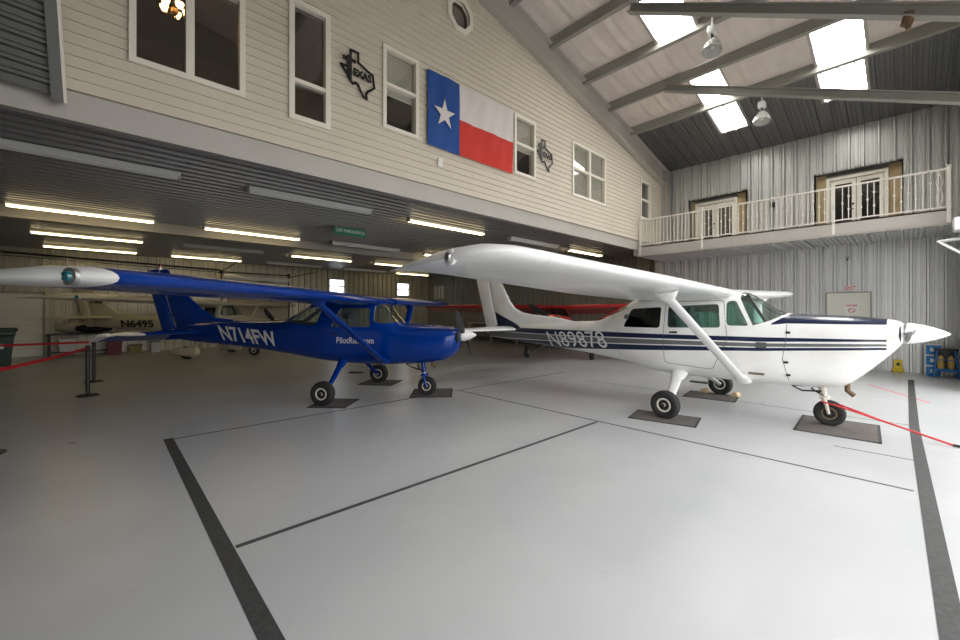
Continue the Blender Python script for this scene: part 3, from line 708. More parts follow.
def rib_profile(L, pitch=.305, h=.03, start=0., gr=True):
    """(u, depth) polyline of a ribbed steel panel"""
    pts = [(0., 0.)]; u = start
    while u < L:
        for du, d in (((-.064, 0), (-.062, -.045), (-.034, -.045), (-.030, 0), (-.020, h), (.020, h), (.030, 0), (.034, -.045), (.062, -.045), (.064, 0)) if gr else ((-.030, 0), (-.018, h), (.018, h), (.030, 0))) + ( (.10, 0), (.108, h * .25), (.13, h * .25), (.138, 0), (.19, 0), (.198, h * .25), (.22, h * .25), (.228, 0)):  # gr: slots added beside each rib so they read as dark shade lines
            if 0 < u + du < L and u + du > pts[-1][0]: pts.append((u + du, d))
        u += pitch
    pts.append((L, 0.)); return pts
def ribbed(name, origin, udir, vdir, ndir, rects, mat_, h=.055, pitch=.305, back=.12, top=None, parent=None):
    """vertical-rib cladding: rects = [(u0,u1,v0,v1)], ribs run along vdir; a flat backing gives thickness"""
    o = Vector(origin); U = Vector(udir); deck = name == 'ceiling'; V = Vector(vdir); N = Vector(ndir); b = MB()
    for (u0, u1, v0, v1) in rects:
        pr = [(u0 + u, d) for u, d in rib_profile(u1 - u0, pitch, h, (math.ceil(u0 / pitch) * pitch - u0), 'ceiling' not in name and 'roof' not in name)]
        if deck:
            pr = [(u0, 0.)]; q = u0 + .05
            while q < u1 - .2: pr += [(q, 0), (q + .02, h), (q + .11, h), (q + .13, 0)]; q += pitch
            pr.append((u1, 0.))
        poly = pr + [(u1, -back), (u0, -back)]
        def tv(u, v): return v if top is None or v != v1 else top(u)
        b.loft([[o + U * u + N * d + V * v0 for u, d in poly], [o + U * u + N * d + V * tv(u, v1) for u, d in poly]])
    return b.build(name, mat_, parent)
# right wall (balcony side). u = Y from YF
u = lambda y: y - YF
ribbed('wall_right', (XW, YF, 0), (0, 1, 0), (0, 0, 1), (-1, 0, 0),
       [(0, u(YM), 0, 3.64)], 'galv')
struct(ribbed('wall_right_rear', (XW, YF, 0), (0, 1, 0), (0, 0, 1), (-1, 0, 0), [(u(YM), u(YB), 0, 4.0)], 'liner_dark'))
bpy.data.objects['wall_right']['kind'] = 'structure'
o = ribbed('wall_right_upper', (XW, YF, 0), (0, 1, 0), (0, 0, 1), (-1, 0, 0),
       [(0, u(.13), 3.64, 7.12), (u(.13), u(1.92), 5.72, 7.12), (u(1.92), u(3.73), 3.64, 7.12), (u(3.73), u(5.49), 5.68, 7.12), (u(5.49), u(YM) + .1, 3.64, 7.12)], 'galv_upper'); struct(o)
# recess boxes behind the balcony doors
for (y0, y1, zt) in ((.13, 1.92, 5.72), (3.73, 5.49, 5.68)):
    b = MB(); b.box(XW + .34, XW + .4, y0 - .05, y1 + .05, 3.7, zt + .1); b.box(XW + .0, XW + .36, y0 - .05, y0, 3.7, zt + .05); b.box(XW, XW + .36, y1, y1 + .05, 3.7, zt + .05); b.box(XW, XW + .36, y0, y1, zt, zt + .05)
    struct(b.build('trim_recess', 'steel_beam'))
# back wall with windows
wins = [(9.03, 9.96, 2.66, 3.47), (13.3, 14.25, 2.62, 3.46)]
rects = []; x = XL
for w in wins:
    rects += [(x - XL, w[0] - XL, 0, ZC), (w[0] - XL, w[1] - XL, 0, w[2]), (w[0] - XL, w[1] - XL, w[3], ZC)]; x = w[1]
rects.append((x - XL, XW - XL, 0, ZC))
struct(ribbed('wall_back', (XL, YB, 0), (1, 0, 0), (0, 0, 1), (0, -1, 0), rects, 'liner', back=.1))
wn = [0]
def window(x0, x1, z0, z1, plane='Y', at=YB, split=(), fr=.07, depth=.1, gl='window_glass', vsplit=(), lab=None, frm='trim_cream', proud=.065, oct=None):
    """framed window facing -Y (plane Y) or -X (plane X)"""
    wn[0] += 1
    def bx(b, a0, a1, d0, d1, c0, c1):
        if plane == 'Y': b.box(a0, a1, at + d0, at + d1, c0, c1)
        else: b.box(at + d0, at + d1, a0, a1, c0, c1)
    fo = MB(); bx(fo, x0, x0 + fr, -proud, depth, z0, z1); bx(fo, x1 - fr, x1, -proud, depth, z0, z1); bx(fo, x0 + fr, x1 - fr, -proud, depth, z0, z0 + fr); bx(fo, x0 + fr, x1 - fr, -proud, depth, z1 - fr, z1)
    for s in split: bx(fo, x0 + fr, x1 - fr, -proud + .01, depth - .02, s - .03, s + .03)
    for s in vsplit: bx(fo, s - .045, s + .045, -proud, depth, z0 + fr, z1 - fr)
    w = struct(fo.build('window_%d' % wn[0], frm), lab)
    g = MB(); bx(g, x0 + fr, x1 - fr, .02, .028, z0 + fr, z1 - fr); g.build('pane', gl, w)
    return w
M['daylight_pane'] = glass('daylight_pane', (.92, .95, 1.), .02)
for w in wins: window(w[0], w[1], w[2], w[3], split=((w[2] + w[3]) / 2,), fr=.05, gl='daylight_pane', frm='beam_paint')
window(20.0 - .0, 21.0, 2.45, 3.3, 'X', XW - .04, split=(2.87,), fr=.05, gl='blind', frm='beam_paint', depth=.02)
window(-1.0, -.1, 3.05, 3.32, at=YB - .04, fr=.04, gl='cloth_white', frm='beam_paint', depth=.02)
# left wall, front wall returns and header
struct(ribbed('wall_left', (XL, YF, 0), (0, 1, 0), (0, 0, 1), (1, 0, 0), [(0, u(YB), 0, 8.5)], 'galv'))
struct(ribbed('wall_front', (XL, YF, 0), (1, 0, 0), (0, 0, 1), (0, 1, 0), [(12.4 - XL, XW - XL, 0, 5.3), (0, -XL + .2, 0, 5.3), (0, -XL, 5.3, 8.3), (-XL, XW - XL, 5.3, 6.95)], 'galv_upper', back=.2))
# gable above the header
b = MB(); b.prism([(XL, 8.3), (0, 8.3), (0, zroof(0))] if False else [(XL, 8.2), (XL, zroof(XL) + .1), (0, zroof(0) + .1), (XW, zroof(XW) + .1), (XW, 6.9), (.1, 6.9), (.1, 8.2)], YF - .2, YF - .02); struct(b.build('wall_front_gable', 'galv_upper'))

# roof: outer sheet
b = MB()
b.loft([[Vector((x, y, zroof(x) + dz)) for x, dz in ((XL, .25), (0, .25), (XW + .2, .25), (XW + .2, .36), (0, .36), (XL, .36))] for y in (YF - .3, YB)])
# (skylight daylight comes from lit panels set in the roof)
struct(b.build('roof', 'roof_metal'))
# dark ribbed roof liner between the last purlin and the eave
sl = math.sqrt(1 + .21 ** 2); ex = Vector((-1, 0, .21)) / sl; nn = Vector((-.21, 0, -1)).normalized()
SKY = [(8.60, 9.85, 3.33, 4.18), (11.42, 12.70, 3.33, 4.03), (11.42, 12.70, .67, 1.52), (12.95, 14.2, 3.33, 4.03), (12.95, 14.15, .72, 1.56)]
def rects_with_holes(y0, y1, x0, x1, holes):
    out = []; ys = sorted({y0, y1} | {h[2] for h in holes} | {h[3] for h in holes})
    for a, c in zip(ys, ys[1:]):
        hs = [h for h in holes if h[2] <= a and h[3] >= c]; xx = x0
        for h in sorted(hs): out.append((a, c, xx, h[0])); xx = h[1]
        out.append((a, c, xx, x1))
    return out
hol = [h for h in SKY if h[0] > 12.8]
rr = rects_with_holes(YF, YM, 12.75, XW, hol)
o = ribbed('roof_liner', (XW, YF, 6.95), (0, 1, 0), tuple(ex), tuple(nn),
           [(u(a), u(c), (XW - x1) * sl, (XW - x0) * sl) for a, c, x0, x1 in rr], 'roof_metal', back=.06); struct(o)
# white insulation blankets sagging between purlins
PUR = [3.8, 5.32, 6.85, 8.35, 9.9, 11.27, 12.7]
k = 0
for i in range(-1, len(PUR) - 1):
    x0 = PUR[i] + .04 if i >= 0 else .6; x1 = PUR[i + 1] - .04
    hs = [h for h in SKY if x0 - .1 < (h[0] + h[1]) / 2 < x1]
    for a, c in [(p, q) for p, q in zip(*(lambda s: (s, s[1:]))(sorted({YF, YM + .25} | {h[2] for h in hs} | {h[3] for h in hs})))]:
        if any(h[2] <= a and h[3] >= c for h in hs): continue
        ny = max(2, int((c - a) / .04)); nx = 10; V = []; Fc = []
        for j in range(ny + 1):
            y = a + (c - a) * j / ny
            for q in range(nx + 1):
                t = q / nx; x = x0 + (x1 - x0) * t
                wv = .018 * math.sin(2 * PI * y / .42 + .6 * math.sin(x * 2)) + .012 * math.sin(2 * PI * y / .23 + x * 1.7)
                V.append((x, y, zroof(x) + .10 - .10 * math.sin(PI * t) ** .7 + wv * math.sin(PI * t) ** .5))
        for j in range(ny):
            for q in range(nx):
                p = j * (nx + 1) + q; Fc.append((p, p + 1, p + nx + 2, p + nx + 1))
        struct(mobj('roof_insulation', V, Fc, 'insul', None, True, angle=80))
# left of the ridge: plain insulation
b = MB(); b.loft([[Vector((x, y, zroof(x) + dz)) for x, dz in ((XL, .1), (0, .1), (.65, .1), (.65, .2), (0, .2), (XL, .2))] for y in (YF, YM + .2)]); struct(b.build('roof_insulation', 'insul'))
# purlins (C section) along Y
for x in PUR:
    z = zroof(x); b = MB()
    prof = [(-.04, .10), (-.04, -.14), (.07, -.14), (.07, -.105), (.055, -.105), (.055, -.125), (-.025, -.125), (-.025, .085), (.07, .085), (.07, .10)]
    b.loft([[Vector((x + px * 1.2, y, z + pz)) for px, pz in prof] for y in (YF, YM + .1)]); struct(b.build('trim_purlin', 'steel_beam'))
# skylights
t = 0
SKL = ['lower white skylight panel nearest the gable wall, above the tall lamp', 'skylight panel left above the long diagonal strut', 'skylight panel at upper right between two purlins',
       'skylight panel in the dark roof strip, left one', 'skylight panel in the dark roof strip, right one']
for (x0, x1, y0, y1), lb in zip(SKY, SKL):
    root = empty('skylight', ((x0 + x1) / 2, (y0 + y1) / 2, zroof((x0 + x1) / 2)), 0, lb, 'skylight', 'roof skylights')
    cx, cy, cz = root.location
    b = MB(); f = .05
    def q(x, y, d): return Vector((x - cx, y - cy, zroof(x) - cz + d))
    N_ = 12
    if x0 < 12.8:
        b.loft([[q(x0, y0, .14), q(x1, y0, .14), q(x1, y1, .14), q(x0, y1, .14)], [q(x0, y0, .15), q(x1, y0, .15), q(x1, y1, .15), q(x0, y1, .15)]])
    else:
        b.loft([[q(x0, y0, .05), q(x1, y0, .05), q(x1, y1, .05), q(x0, y1, .05)], [q(x0, y0, .06), q(x1, y0, .06), q(x1, y1, .06), q(x0, y1, .06)]])
    b.build('panel', 'skylight', root)
    b = MB(); dz = .14 if x0 < 12.8 else .06
    for (a0, a1, c0, c1) in ((x0, x1, y0 - .06, y0), (x0, x1, y1, y1 + .06), (x0 - .04, x0, y0 - .06, y1 + .06), (x1, x1 + .04, y0 - .06, y1 + .06)):
        b.loft([[q(a0, c0, -.02), q(a1, c0, -.02), q(a1, c1, -.02), q(a0, c1, -.02)], [q(a0, c0, dz), q(a1, c0, dz), q(a1, c1, dz), q(a0, c1, dz)]])
    b.build('frame', 'beam_paint', root)

# struts from purlins to the door header
def hbeam(p0, p1, w, h, name, m_, t=.02):
    p0 = Vector(p0); p1 = Vector(p1); d = (p1 - p0).normalized(); s_ = Vector((1, 0, 0)); s_ = (s_ - d * s_.dot(d)).normalized(); n_ = d.cross(s_); b = MB()
    prof = [(-w / 2, -h / 2), (w / 2, -h / 2), (w / 2, -h / 2 + t), (t / 2, -h / 2 + t), (t / 2, h / 2 - t), (w / 2, h / 2 - t), (w / 2, h / 2), (-w / 2, h / 2), (-w / 2, h / 2 - t), (-t / 2, h / 2 - t), (-t / 2, -h / 2 + t), (-w / 2, -h / 2 + t)]
    b.loft([[p + s_ * a + n_ * c for a, c in prof] for p in (p0, p1)]); return b.build(name, m_)
struct(hbeam((8.35, 4.15, 8.2), (8.2, YF, 5.27), .16, .17, 'trim_strut', 'steel_beam'))
struct(hbeam((11.2, 4.56, 7.72), (11.2, YF, 5.29), .16, .17, 'trim_strut', 'steel_beam'))

# mezzanine: deck underside, edge beam, siding wall
o = ribbed('ceiling', (XL, YM + .22, ZC), (0, 1, 0), (1, 0, 0), (0, 0, -1), [(0, YB - YM - .22, 0, XW - XL)], 'dark_deck', h=.07, pitch=.24, back=.1); struct(o)
b = MB()
b.box(XL, 13.42, YM + .005, YM + .13, 3.75, 4.075); b.box(13.42, XW, YM + .005, YM + .13, 3.56, 4.075); b.box(.28, .285, YM + .003, YM + .006, 3.76, 4.07)
struct(b.build('trim_edge_beam', 'beam_paint'))
b = MB(); b.box(XL, XW, 13.4, 13.6, 3.72, 4.0); b.box(XL, XW, 13.35, 13.65, 3.68, 3.72); struct(b.build('trim_cross_beam', 'beam_paint'))
# lap siding
ez = .1285; prof = [(YM + .14, 4.08)]; z = 4.08; 
while z < 10.35:
    prof += [(YM - .012, z), (YM, z), ] if False else [(YM - .042, z), (YM - .020, z + ez)]
    z += ez
prof += [(YM + .14, z)]
WN = [(.22, 1.45, 4.60, 5.98), (2.03, 2.66, 4.52, 6.36), (3.60, 4.36, 4.87, 6.36), (7.06, 7.85, 4.88, 6.31), (9.44, 11.22, 4.84, 6.36), (13.55, 14.35, 4.87, 6.22)]
b = MB(); b.loft([[Vector((x, y, z)) for y, z in prof] for x in (-.45, XW)]); wall = b.build('wall_mezzanine', 'siding')
cs = []
for w in WN:
    c = MB(); c.box(w[0] + .03, w[1] - .03, YM - .3, YM + .4, w[2] + .03, w[3] - .03); cs.append(c.build('cut', 'dark'))
c = MB(); c.prism([(XL, zroof(XL) - .4), (0, 9.9), (XW + 1, zroof(XW + 1) - .38), (XW + 1, 14), (XL, 14)], YM - .5, YM + .5); cs.append(c.build('cut', 'dark'))
oc = [(5.40 + .30 * math.cos(a), 7.76 + .33 * math.sin(a)) for a in [PI / 8 + PI / 4 * k for k in range(8)]]
c = MB(); c.prism(oc, YM - .5, YM + .5); cs.append(c.build('cut', 'dark'))
boolean(wall, cs, smooth=False); wall['kind'] = 'structure'
# left part of the same wall plane
b = MB(); b.box(XL, -.45, YM, YM + .14, 4.13, 8.6); struct(b.build('wall_mezzanine_left', 'siding'))
# gable rafter
b = MB()
def raf(x): return zroof(x) - .06
for (dy0, dy1, a, c) in ((.0, .02, -.62, 0), (-.12, .1, -.03, 0), (-.12, .1, -.62, -.595)):
    b.loft([[Vector((x, YM - .12 + dy, raf(x) + dz)) for dy, dz in ((dy0, a), (dy1, a), (dy1, c), (dy0, c))] for x in (.1, XW - .05)])
struct(b.build('trim_gable_rafter', 'beam_paint'))
b = MB(); b.box(XW - .42, XW - .40, YM - .25, YM - .02, 3.6, 6.9); b.box(XW - .12, XW - .10, YM - .25, YM - .02, 3.6, 6.9); b.box(XW - .42, XW - .1, YM - .15, YM - .13, 3.6, 6.9); b.box(XW - .42, XW - .1, YM - .25, YM + .1, 0, 0.02)
b.box(XW - .42, XW - .1, YM - .02, YM + .2, 0, 3.6)
struct(b.build('trim_corner_column', 'beam_paint'))

# windows in the siding wall
labs = ['wide two-pane window above the flag side left, chandelier glow behind', 'tall narrow window with gold curtain', 'sash window left of the flag', 'narrow sash window right of the flag', 'double sash window near the balcony', 'small sash window beside the balcony rail']
window(*WN[0], at=YM, vsplit=(.82,), fr=.07, lab=labs[0]); window(*WN[1], at=YM, split=(5.13,), lab=labs[1], fr=.08)
window(*WN[2], at=YM, gl='window_glass_clear', split=(5.68,), lab=labs[2]); window(*WN[3], at=YM, gl='window_glass_clear', split=(5.63,), lab=labs[3]); window(*WN[4], at=YM, gl='window_glass_clear', split=(5.63,), vsplit=(10.33,), lab=labs[4]); window(*WN[5], at=YM, split=(5.55,), lab=labs[5])
b = MB()
o1 = [(5.40 + .36 * math.cos(a), 7.76 + .39 * math.sin(a)) for a in [PI / 8 + PI / 4 * k for k in range(8)]]; o2 = [(5.40 + .26 * math.cos(a), 7.76 + .28 * math.sin(a)) for a in [PI / 8 + PI / 4 * k for k in range(8)]]
b.loft([[Vector((x, YM - .07, z)) for x, z in o2], [Vector((x, YM - .07, z)) for x, z in o1], [Vector((x, YM + .02, z)) for x, z in o1], [Vector((x, YM + .02, z)) for x, z in o2]], caps=False)
w = struct(b.build('window_octagon', 'trim_cream'), 'octagonal window high in the gable'); b = MB(); b.prism(o2, YM + .02, YM + .03); b.build('pane', 'window_glass', w)
b = MB(); b.prism(o2, YM + .3, YM + .32); struct(b.build('wall_behind_octagon', 'room_tan'))
# rooms behind the windows
def room(x0, x1, y0, y1, z0, z1, m_='room_tan'):
    b = MB(); th = .05
    b.box(x0, x1, y1, y1 + th, z0, z1); b.box(x0 - th, x0, y0, y1, z0, z1); b.box(x1, x1 + th, y0, y1, z0, z1); b.box(x0, x1, y0, y1, z1, z1 + th)
    struct(b.build('wall_room', m_)); b = MB(); b.box(x0, x1, y0, y1, z0 - .03, z0); struct(b.build('floor_room', 'room_floor'))
room(-3, 3.3, YM + .16, 11, 4.15, 7.4)
room(3.4, 12.4, YM + .16, 10, 4.15, 7.0)
room(12.5, 15.3, YM + .16, 9, 4.15, 6.6)
# chandelier
ch = empty('chandelier', (.87, 8.0, 6.35), 0, 'chandelier with glowing bulbs seen through the upper left window', 'chandelier')
b = MB(); b.tube([(0, 0, 1.05), (0, 0, .15)], .015); b.lathe([(.02, .2), (.07, .1), (.05, 0), (.02, -.05)], n=16)
for k in range(5):
    a = 2 * PI * k / 5; b.tube([(0, 0, .05), (.12 * math.cos(a), .12 * math.sin(a), -.03), (.22 * math.cos(a), .22 * math.sin(a), .04)], .012)
b.build('frame', 'brass', ch, True)
for k in range(5):
    a = 2 * PI * k / 5; b = MB(); b.lathe([(.02, .03), (.05, .06), (.075, .12), (.085, .16), (.01, .16)], (.22 * math.cos(a), .22 * math.sin(a), 0), 'Z', 16); b.build('lamp_shade', 'bulb', ch, True)
ch.scale = (.7, .7, .7); ch.location = (.83, 8.0, 6.36)
# curtain and blinds behind glass
def curtain(name, x0, x1, z0, z1, m_, lab, y=YM + .35, amp=.03):
    n = 40; V = []; 
    for i in range(n + 1):
        x = x0 + (x1 - x0) * i / n; yy = y + amp * math.sin(i * 1.3); V += [(x, yy, z0), (x, yy, z1), (x, yy + .012, z1), (x, yy + .012, z0)]
    b = MB(); b.loft([[Vector(v) for v in V[4 * i:4 * i + 4]] for i in range(n + 1)]); tag(b.build(name, m_, None, True), lab, name.replace('window_', ''))
curtain('curtain', 1.9, 2.5, 4.2, 5.2, 'curtain', 'gold curtain behind the tall narrow window')
b = MB(); b.box(.1, 1.6, 9.0, 9.05, 4.2, 5.0); 
for w, l in ((WN[2], 'drawn blind behind upper sash left of the flag'), (WN[3], 'drawn blind behind upper sash right of the flag')):
    b = MB(); n = 14
    for i in range(n): z = w[3] - .1 - (w[3] - w[2]) * .5 * i / n; b.box(w[0] + .08, w[1] - .08, YM + .045, YM + .06, z - .045, z)
    tag(b.build('window_blind', 'blind'), l, 'blind')
for x0, x1, l in ((9.5, 10.3, 'left'), (10.36, 11.16, 'right')):
    b = MB(); n = 26
    for i in range(n): z = 6.28 - 1.38 * i / n; b.box(x0 + .05, x1 - .05, YM + .045, YM + .06, z - .046, z)
    tag(b.build('window_blind', 'blind'), 'drawn blind behind the %s half of the double window' % l, 'blind')

# corrugated door panel hanging at the upper left, leaning out
dr = empty('hangar_door_panel', (-.27, YM - .12, 3.93), 0, 'dark corrugated metal door panel hanging at the upper left corner', 'door panel')
dd = Vector((-1, 0, .055)).normalized(); uu = Vector((-.04, -.32, 1)).normalized(); nq = dd.cross(uu).normalized()
if nq.y > 0: nq = -nq
b = MB(); pf = [(0., 0.)]; v = .08
while v < 4.2: pf += [(v, 0), (v + .02, .035), (v + .05, .035), (v + .07, 0)]; v += .125
pf += [(4.3, 0), (4.3, -.03), (0, -.03)]
b.loft([[dd * s + uu * a + nq * c for a, c in pf] for s in (.12, 5.)]); b.build('corrugated_sheet', 'roof_metal', dr)
def obox(b, a0, a1, c0, c1, e0, e1): b.loft([[dd * s + uu * a + nq * c for a, c in ((c0, e0), (c1, e0), (c1, e1), (c0, e1))] for s in (a0, a1)])
b = MB(); obox(b, .05, .135, -.05, 4.3, -.05, .07); b.build('edge_channel', 'roof_metal', dr); b = MB(); obox(b, 0.02, .045, -.05, 4.3, -.05, .02); b.build('edge_trim', 'trim_cream', dr)
b = MB(); b.box(XL, -.36, YM - .08, YM - .02, 3.75, 3.95); 

# ---------------- balcony
b = MB(); b.box(13.52, XW - .02, YF + .15, YM - .02, 3.60, 3.66); struct(b.build('floor_balcony', 'beam_paint'))
b = MB(); b.box(13.38, 13.42, -.64, YM - .03, 3.53, 3.85); b.box(13.38, 13.54, -.64, YM - .03, 3.82, 3.85); b.box(13.38, 13.54, -.64, YM - .03, 3.51, 3.54); struct(b.build('trim_balcony_fascia', 'beam_paint'))
struct(ribbed('ceiling_balcony', (13.45, YF + .15, 3.58), (0, 1, 0), (1, 0, 0), (0, 0, -1), [(0, YM - YF - .2, 0, XW - 13.45)], 'galv', h=.09, back=.045))
rl = empty('balcony_railing', (13.4, 0, 3.85), 0, 'cream white metal railing with knuckled balusters along the balcony', 'railing')
b = MB(); b.box(-.02, .02, -.62, 6.3, .86, .90); b.build('top_rail', 'rail_white', rl); b = MB(); b.box(-.015, .015, -.62, 6.3, .04, .07); b.build('bottom_rail', 'rail_white', rl)
for y in (6.28, 4.34, 1.3, -.59):
    b = MB(); b.bbox((0, y, .32), .06, .06, 1.24, .006); b.bbox((0, y, .95), .08, .08, .03, .01)
    if y in (4.34, 1.3):
        b.tube([(0, y, .5), (-.05, y, .42), (0, y, .3)], .02); b.tube([(0, y, .2), (-.05, y, .1), (0, y, -.1)], .02)
    b.build('post', 'rail_white', rl)
y = 6.17; i = 0
while y > -.5:
    if min(abs(y - 4.34), abs(y - 1.3)) > .06:
        b = MB(); b.box(-.009, .009, y - .009, y + .009, .06, .87)
        if i % 2 == 0 and i > 16: b.lathe([(.01, -.03), (.024, -.012), (.024, .012), (.01, .03)], (0, y, .30), n=8); b.lathe([(.01, -.03), (.024, -.012), (.024, .012), (.01, .03)], (0, y, .62), n=8)
        elif i > 16: b.lathe([(.01, -.03), (.024, -.012), (.024, .012), (.01, .03)], (0, y, .46), n=8)
        b.build('baluster', 'rail_white', rl)
    y -= .112; i += 1
# ornate scroll at the right end
b = MB()
for s in (0, 1): b.tube([(.0, -.46 + .05 * math.sin(t * .7 + s * PI), .1 + .075 * t) for t in range(11)], .01, 6)
b.build('scroll', 'rail_white', rl, True)
# balcony French doors
dn = [0]
def french(y0, y1, z1, tan, lab):
    dn[0] += 1; xw = XW + .18; fz = 3.66
    fr = MB(); fr.box(xw - .04, xw + .08, y0 - .08, y0, fz, z1 + .09); fr.box(xw - .04, xw + .08, y1, y1 + .08, fz, z1 + .09); fr.box(xw - .04, xw + .08, y0, y1, z1, z1 + .09)
    d = struct(fr.build('door_%d' % dn[0], 'trim_cream'), lab); ym = (y0 + y1) / 2
    for a, c in ((y0 + .01, ym - .008), (ym + .008, y1 - .01)):
        b = MB(); t_ = .085; b.box(xw, xw + .045, a, a + t_, fz, z1 - .01); b.box(xw, xw + .045, c - t_, c, fz, z1 - .01); b.box(xw, xw + .045, a + t_, c - t_, fz, fz + .2); b.box(xw, xw + .045, a + t_, c - t_, z1 - .13, z1 - .01)
        lf = b.build('door_leaf', 'trim_cream', d); b = MB(); b.box(xw + .02, xw + .026, a + t_, c - t_, fz + .2, z1 - .13); b.build('pane', 'window_glass', lf)
    b = MB(); b.tube([(xw - .03, ym + .06, fz + .95), (xw - .03, ym + .17, fz + .95)], .012); b.tube([(xw, ym + .06, fz + .95), (xw - .03, ym + .06, fz + .95)], .012); b.lathe([(.03, 0), (.03, .02)], (xw - .02, ym + .06, fz + 1.1), 'X', 12); b.build('door_handle', 'black_metal', d)
    b = MB(); b.box(xw + .02, xw + .05, tan[0], tan[1], fz, z1 + .2); struct(b.build('wall_panel', 'plywood'))
    b = MB(); b.box(xw + .1, xw + .13, y0, y1, fz, z1); struct(b.build('dark_backing', 'dark'))  # near-black sheet, paints in the darkness of the unlit room behind the glass
french(4.10, 5.28, 5.48, (3.73, 4.02), 'left double glass door on the balcony'); french(.47, 1.62, 5.52, (.13, .39), 'right double glass door on the balcony')
b = MB(); b.box(XW + .2, XW + .23, 1.70, 1.92, 3.66, 5.72); b.box(XW + .2, XW + .23, 5.36, 5.49, 3.66, 5.68); struct(b.build('wall_panel', 'plywood'))
# wall sconce/camera and switch boxes
def small(name, parts, lab, cat, m_, loc, group=None, smooth=False):
    e = MB()
    for p in parts: e.bbox(*p)
    o = e.build(name, m_, None, smooth); o.location = loc; return tag(o, lab, cat, group)
cam_ = empty('security_camera', (XW - .05, 1.2, 3.18), 0, 'small white camera on the wall under the balcony', 'camera')
b = MB(); b.bbox((0, 0, .06), .07, .08, .08, .02); b.tube([(0, 0, .03), (-.06, 0, 0)], .012); b.build('bracket', 'sign_white', cam_, True)
b = MB(); b.lathe([(.035, -.08), (.04, .04), (.03, .06)], (-.1, 0, -.03), 'Z', 14, Matrix.Rotation(1.1, 3, 'Y')); b.build('camera_body', 'sign_white', cam_, True); b = MB(); b.lathe([(.025, -.1), (.028, -.08)], (-.1, 0, -.03), 'Z', 14, Matrix.Rotation(1.1, 3, 'Y')); b.build('lens', 'black_metal', cam_, True)
small('junction_box', [((0, 0, 0), .06, .12, .16, .01)], 'small dark box on the balcony wall between the two doors', 'wall box', 'black_metal', (XW - .06, 2.98, 5.05))
small('wall_switch', [((0, 0, 0), .11, .03, .17, .008), ((0, -.015, .02), .05, .02, .06, .005)], 'small grey outlet box on the siding under the flag', 'outlet box', 'tube_off', (4.86, YM - .055, 4.57))
small('exit_sign_box', [((0, 0, 0), .06, .27, .16, .01)], 'small red on white EXIT sign over the wall door', 'exit sign', 'sign_white', (XW - .07, 1.14, 2.30))
ex_ = bpy.data.objects['exit_sign_box']; ex_.name = 'exit_sign'
text_obj('EXIT', lambda u_, v_: (-.034, .11 - .22 * u_, -.05 + .10 * v_), 'sign_red', ex_, 'lettering', .03)
# wall door with notice
d = MB(); d.box(XW - .065, XW - .035, .74, 1.66, 0, 2.16); d = struct(d.build('door_3', 'door_beige'), 'beige steel door in the right wall')
b = MB(); b.box(XW - .07, XW - .03, .715, .74, 0, 2.185); b.box(XW - .07, XW - .03, 1.66, 1.685, 0, 2.185); b.box(XW - .07, XW - .03, .74, 1.66, 2.16, 2.185); b.build('frame', 'steel_beam', d)
b = MB(); b.lathe([(.03, 0), (.035, -.05), (.02, -.07)], (XW - .06, 1.52, 1.0), 'X', 14); b.build('door_handle', 'steel', d)
sg = MB(); sg.box(XW - .0715, XW - .0655, .98, 1.26, 1.55, 1.86); sg = tag(sg.build('warning_notice', 'sign_white'), 'white notice with red heading and red ring on the beige door', 'sign')
text_obj('DANGER', lambda u_, v_: (XW - .072, 1.24 - .24 * u_, 1.77 + .06 * v_), 'sign_red', sg, 'lettering', .03)
b = MB(); n = 24
b.loft([[Vector((XW - .073, 1.12 + r * math.cos(a) * 1.2, 1.66 + r * math.sin(a))) for a in [2 * PI * k / n for k in range(n)]] for r in (.05, .067)], caps=False)
b.cbox((XW - .073, 1.12, 1.66), .002, .13, .014, Matrix.Rotation(.7, 3, 'X')); b.build('ring', 'sign_red', sg)
tg = MB(); tg.bbox((0, 0, .16), .03, .16, .24, .03); tg.bbox((0, 0, .0), .05, .22, .1, .03); tg = tag(tg.build('yellow_chock', 'yellow', None, True), 'small yellow item leaning at the foot of the right wall', 'wheel chock'); tg.location = (XW - .10, .2, .05)
b = MB(); b.bbox((-.02, 0, .16), .01, .06, .08, .01); b.build('grip', 'black_metal', tg)

# ---------------- fluorescent fixtures
def fixture(x0, x1, y, on, lab, z=ZC - .09, group='fluorescent fixtures under the mezzanine'):
    e = empty('fluorescent_light', ((x0 + x1) / 2, y, z - .0), 0, lab, 'ceiling light', group); L = (x1 - x0) / 2; b = MB()
    prof = [(-.11, .0), (-.045, -.07), (.045, -.07), (.11, .0), (.105, .012), (-.105, .012)] if not on else [(-.06, .01), (-.05, -.05), (.05, -.05), (.06, .01)]
    b.loft([[Vector((x, a, c)) for a, c in prof] for x in (-L, L)]); b.build('housing', 'fixture' if on else 'tube_off', e)
    for s in (-1, 1):
        b = MB(); b.tube([(-L + .03, s * .045, -.075), (L - .03, s * .045, -.075)], .019, 10); b.build('tube', 'tube_on' if on else 'tube_off', e, True)
        b = MB(); b.bbox((s * (L - .012), 0, -.05), .03, .15, .09, .008); b.build('end_cap', 'fixture', e)
XC = [(-1.5, .94), (1.95, 4.42), (5.42, 7.95), (9.05, 11.5), (12.15, 14.4)]
ROW = [(8.35, (0, 0, 1, 0, 1), 'front row'), (12.85, (1, 1, 0, 1, 0), 'second row'), (16.75, (1, 0, 1, 1, 0), 'third row'), (20.0, (1, 1, 0, 0, 1), 'back row')]
ORD = ['first', 'second', 'third', 'fourth', 'fifth']
for (y, ons, rn) in ROW:
    for i, (c, on) in enumerate(zip(XC, ons)):
        fixture(c[0], c[1], y, on, '%s fluorescent fixture, %s from the left in the %s under the dark ceiling' % ('lit' if on else 'unlit', ORD[i], rn))

